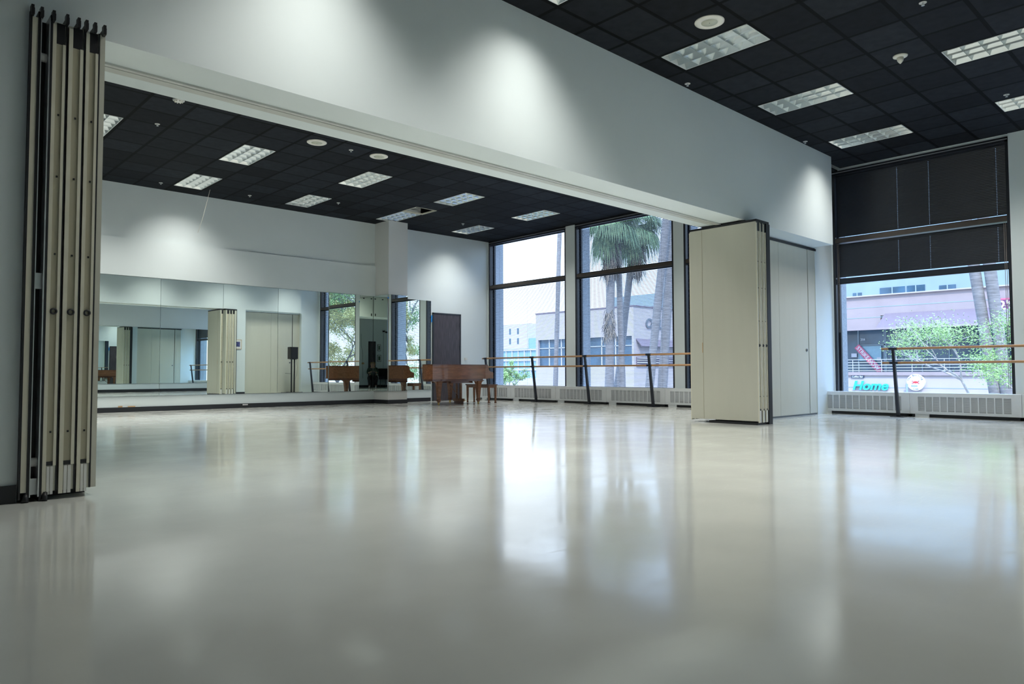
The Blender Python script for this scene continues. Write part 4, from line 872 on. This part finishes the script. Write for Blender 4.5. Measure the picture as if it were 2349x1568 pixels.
def palm(label, X, ya, za, yb, zb, r, crown=None, skirt=0, top=None):
    "trunk through two points measured at x=24, carried out to x=X"
    k = X/24; A = Vector((X, ya*k, 0.796+(za-0.796)*k)); B_ = Vector((X, yb*k, 0.796+(zb-0.796)*k)); d = (A-B_)/(A.z-B_.z)
    base = B_+d*(-4.2-B_.z); tp = B_+d*((top or 13)-B_.z)
    t = thing('palm_tree', label, 'palm', tuple(base), 'palms outside the windows')
    b = MB(); trunk(b, base, tp, r*1.15, r); b.build('trunk', M['bark'], t)
    if crown:
        b = MB()
        for i in range(crown):
            az = 2*PI*i/crown*2.618; el = 0.9-1.95*(i/crown); frond(b, tp, az, el, 1.75, 0.8+0.8*i/crown, 30)
        b.build('crown', M['frond'], t)
    if skirt:
        b = MB()
        for i in range(skirt):
            az = rnd.uniform(0, 2*PI); z_ = tp.z-0.3-2.2*i/skirt; frond(b, (tp.x, tp.y, z_), az, -1.0-rnd.uniform(0, 0.4), 1.2, 0.9, 16, 0.045)
        b.build('dead_skirt', M['deadfrond'], t)
    return t
palm('dark straight palm trunk outside the far corner window', 42, 22.487, 7.504, 22.814, 0.096, 0.17)
palm('pale ringed palm trunk crossing in front of the palm crowns', 34, 19.12, 7.367, 18.917, 0.15, 0.17)
palm('palm with big drooping green crown, left in the second window', 33, 19.536, 3.847, 19.622, 0.14, 0.24, crown=44, skirt=40, top=10.3)
palm('palm with darker crown leaning right in the second window', 37, 18.398, 5.412, 18.895, 2.136, 0.2, crown=40, skirt=26, top=10.6)
palm('leaning dark palm trunk at the right of the second window', 30, 16.73, 6.103, 17.53, 0.222, 0.19)
palm('pale palm trunk beside the leaning one, next to the white pilaster', 31, 16.4, 6.08, 16.9, 0.229, 0.22)
palm('thick grey palm trunk in the right window, left one', 26, 5.94, 3.475, 5.70, 1.43, 0.15)
palm('thick grey palm trunk in the right window, right one', 26, 5.56, 3.429, 5.35, 1.053, 0.155)
k = 33/24; t = thing('dead_frond_clump', 'brown dead fronds hanging on the palm trunk below the crown', 'palm fronds', (33, 19.6*k, 5.2))
b = MB()
for i in range(26): frond(b, (33, 19.58*k+rnd.uniform(-0.1, 0.1), 5.1-1.6*i/26), rnd.uniform(0, 2*PI), -1.15, 0.8, 0.7, 10, 0.03)
b.build('fronds', M['deadfrond'], t)

def leafy_tree(label, base, top, spread, levels, nleaf, lm, bm, leaf=0.07, seed=1, squash=0.7, name='street_tree', r0=0.10, grp='trees outside the windows', lmin=0, bl=None):
    r = random.Random(seed); t = thing(name, label, 'tree', base, grp); b = MB(); tips = []
    def grow_(p, d, ln, rad, lv):
        pts = [p]; q = p.copy(); dd = d.copy()
        for i in range(3): dd = (dd+Vector((r.uniform(-.25, .25), r.uniform(-.25, .25), r.uniform(-.12, .18)))).normalized(); q = q+dd*ln/3; pts.append(q.copy())
        b.tube(pts, [rad, rad*0.85, rad*0.72, rad*0.6], 6 if lv < 2 else 4, cap=False)
        if lv >= lmin: tips.extend(pts[1:])
        if lv < levels:
            for _ in range(3 if lv < 2 else r.choice((2, 3))):
                nd = (dd+Vector((r.uniform(-1, 1), r.uniform(-1, 1), r.uniform(-0.35, 0.6)))*spread).normalized(); grow_(q, nd, (bl if (bl and lv == 0) else ln*0.74)*r.uniform(0.8, 1.15), rad*0.58, lv+1)
    H_ = (Vector(top)-Vector(base)); grow_(Vector(base), H_.normalized(), H_.length*(1.0 if bl else 0.45), r0, 0)
    b.build('branches', bm, t); g = MB()
    for _ in range(nleaf):
        c_ = r.choice(tips)+Vector((r.gauss(0, .16), r.gauss(0, .16), r.gauss(0, .12)))
        u_ = Vector((r.uniform(-1, 1), r.uniform(-1, 1), r.uniform(-1, 1))).normalized(); v_ = u_.orthogonal().normalized(); s = leaf*r.uniform(0.6, 1.2)
        g.add([c_-u_*s, c_+v_*s*0.4, c_+u_*s, c_-v_*s*0.4], [(0, 1, 2, 3)])
    g.build('foliage', lm, t); return t
leafy_tree('pale branched leafy bush tree filling the right window corner', (22.6, 4.9, -4.2), (22.4, 5.1, 0.8), 0.85, 5, 3600, M['leafg'], M['branch'], 0.034, 3, r0=0.05, lmin=3, bl=0.72)
leafy_tree('second leafy tree low in the right window beside the pale bush', (21.4, 3.9, -4.2), (21.4, 4.25, -0.3), 0.9, 5, 8500, M['leafg'], M['branch'], 0.036, 11, r0=0.06, lmin=3, bl=0.85)
leafy_tree('low yellow green bushes under the street tree, seen only in the wall mirror', (21.5, -6.4, -4.2), (21.5, -6.3, -1.6), 1.0, 5, 15000, M['leafy'], M['brdark'], 0.07, 21, r0=0.1, lmin=2, bl=1.9, name='shrub')
leafy_tree('yellow green street tree, seen only in the wall mirror', (23, -7.2, -4.2), (22.6, -7.0, 0.3), 0.8, 6, 22000, M['leafy'], M['brdark'], 0.075, 5, r0=0.13, lmin=3, bl=2.2)
leafy_tree('thick branched tree with sparse leaves, seen only in the column mirror', (22, -0.2, -4.2), (22, -0.1, 0.8), 0.75, 6, 6000, M['leafg'], M['brdark'], 0.08, 9, r0=0.18, lmin=4, bl=2.3)
leafy_tree('green shrub before the far offices', (62, 68, -4.2), (62, 68, -2.0), 1.0, 4, 3000, M['leafg'], M['brdark'], 0.16, 15, bl=1.4, r0=0.12, name='shrub', lmin=2)
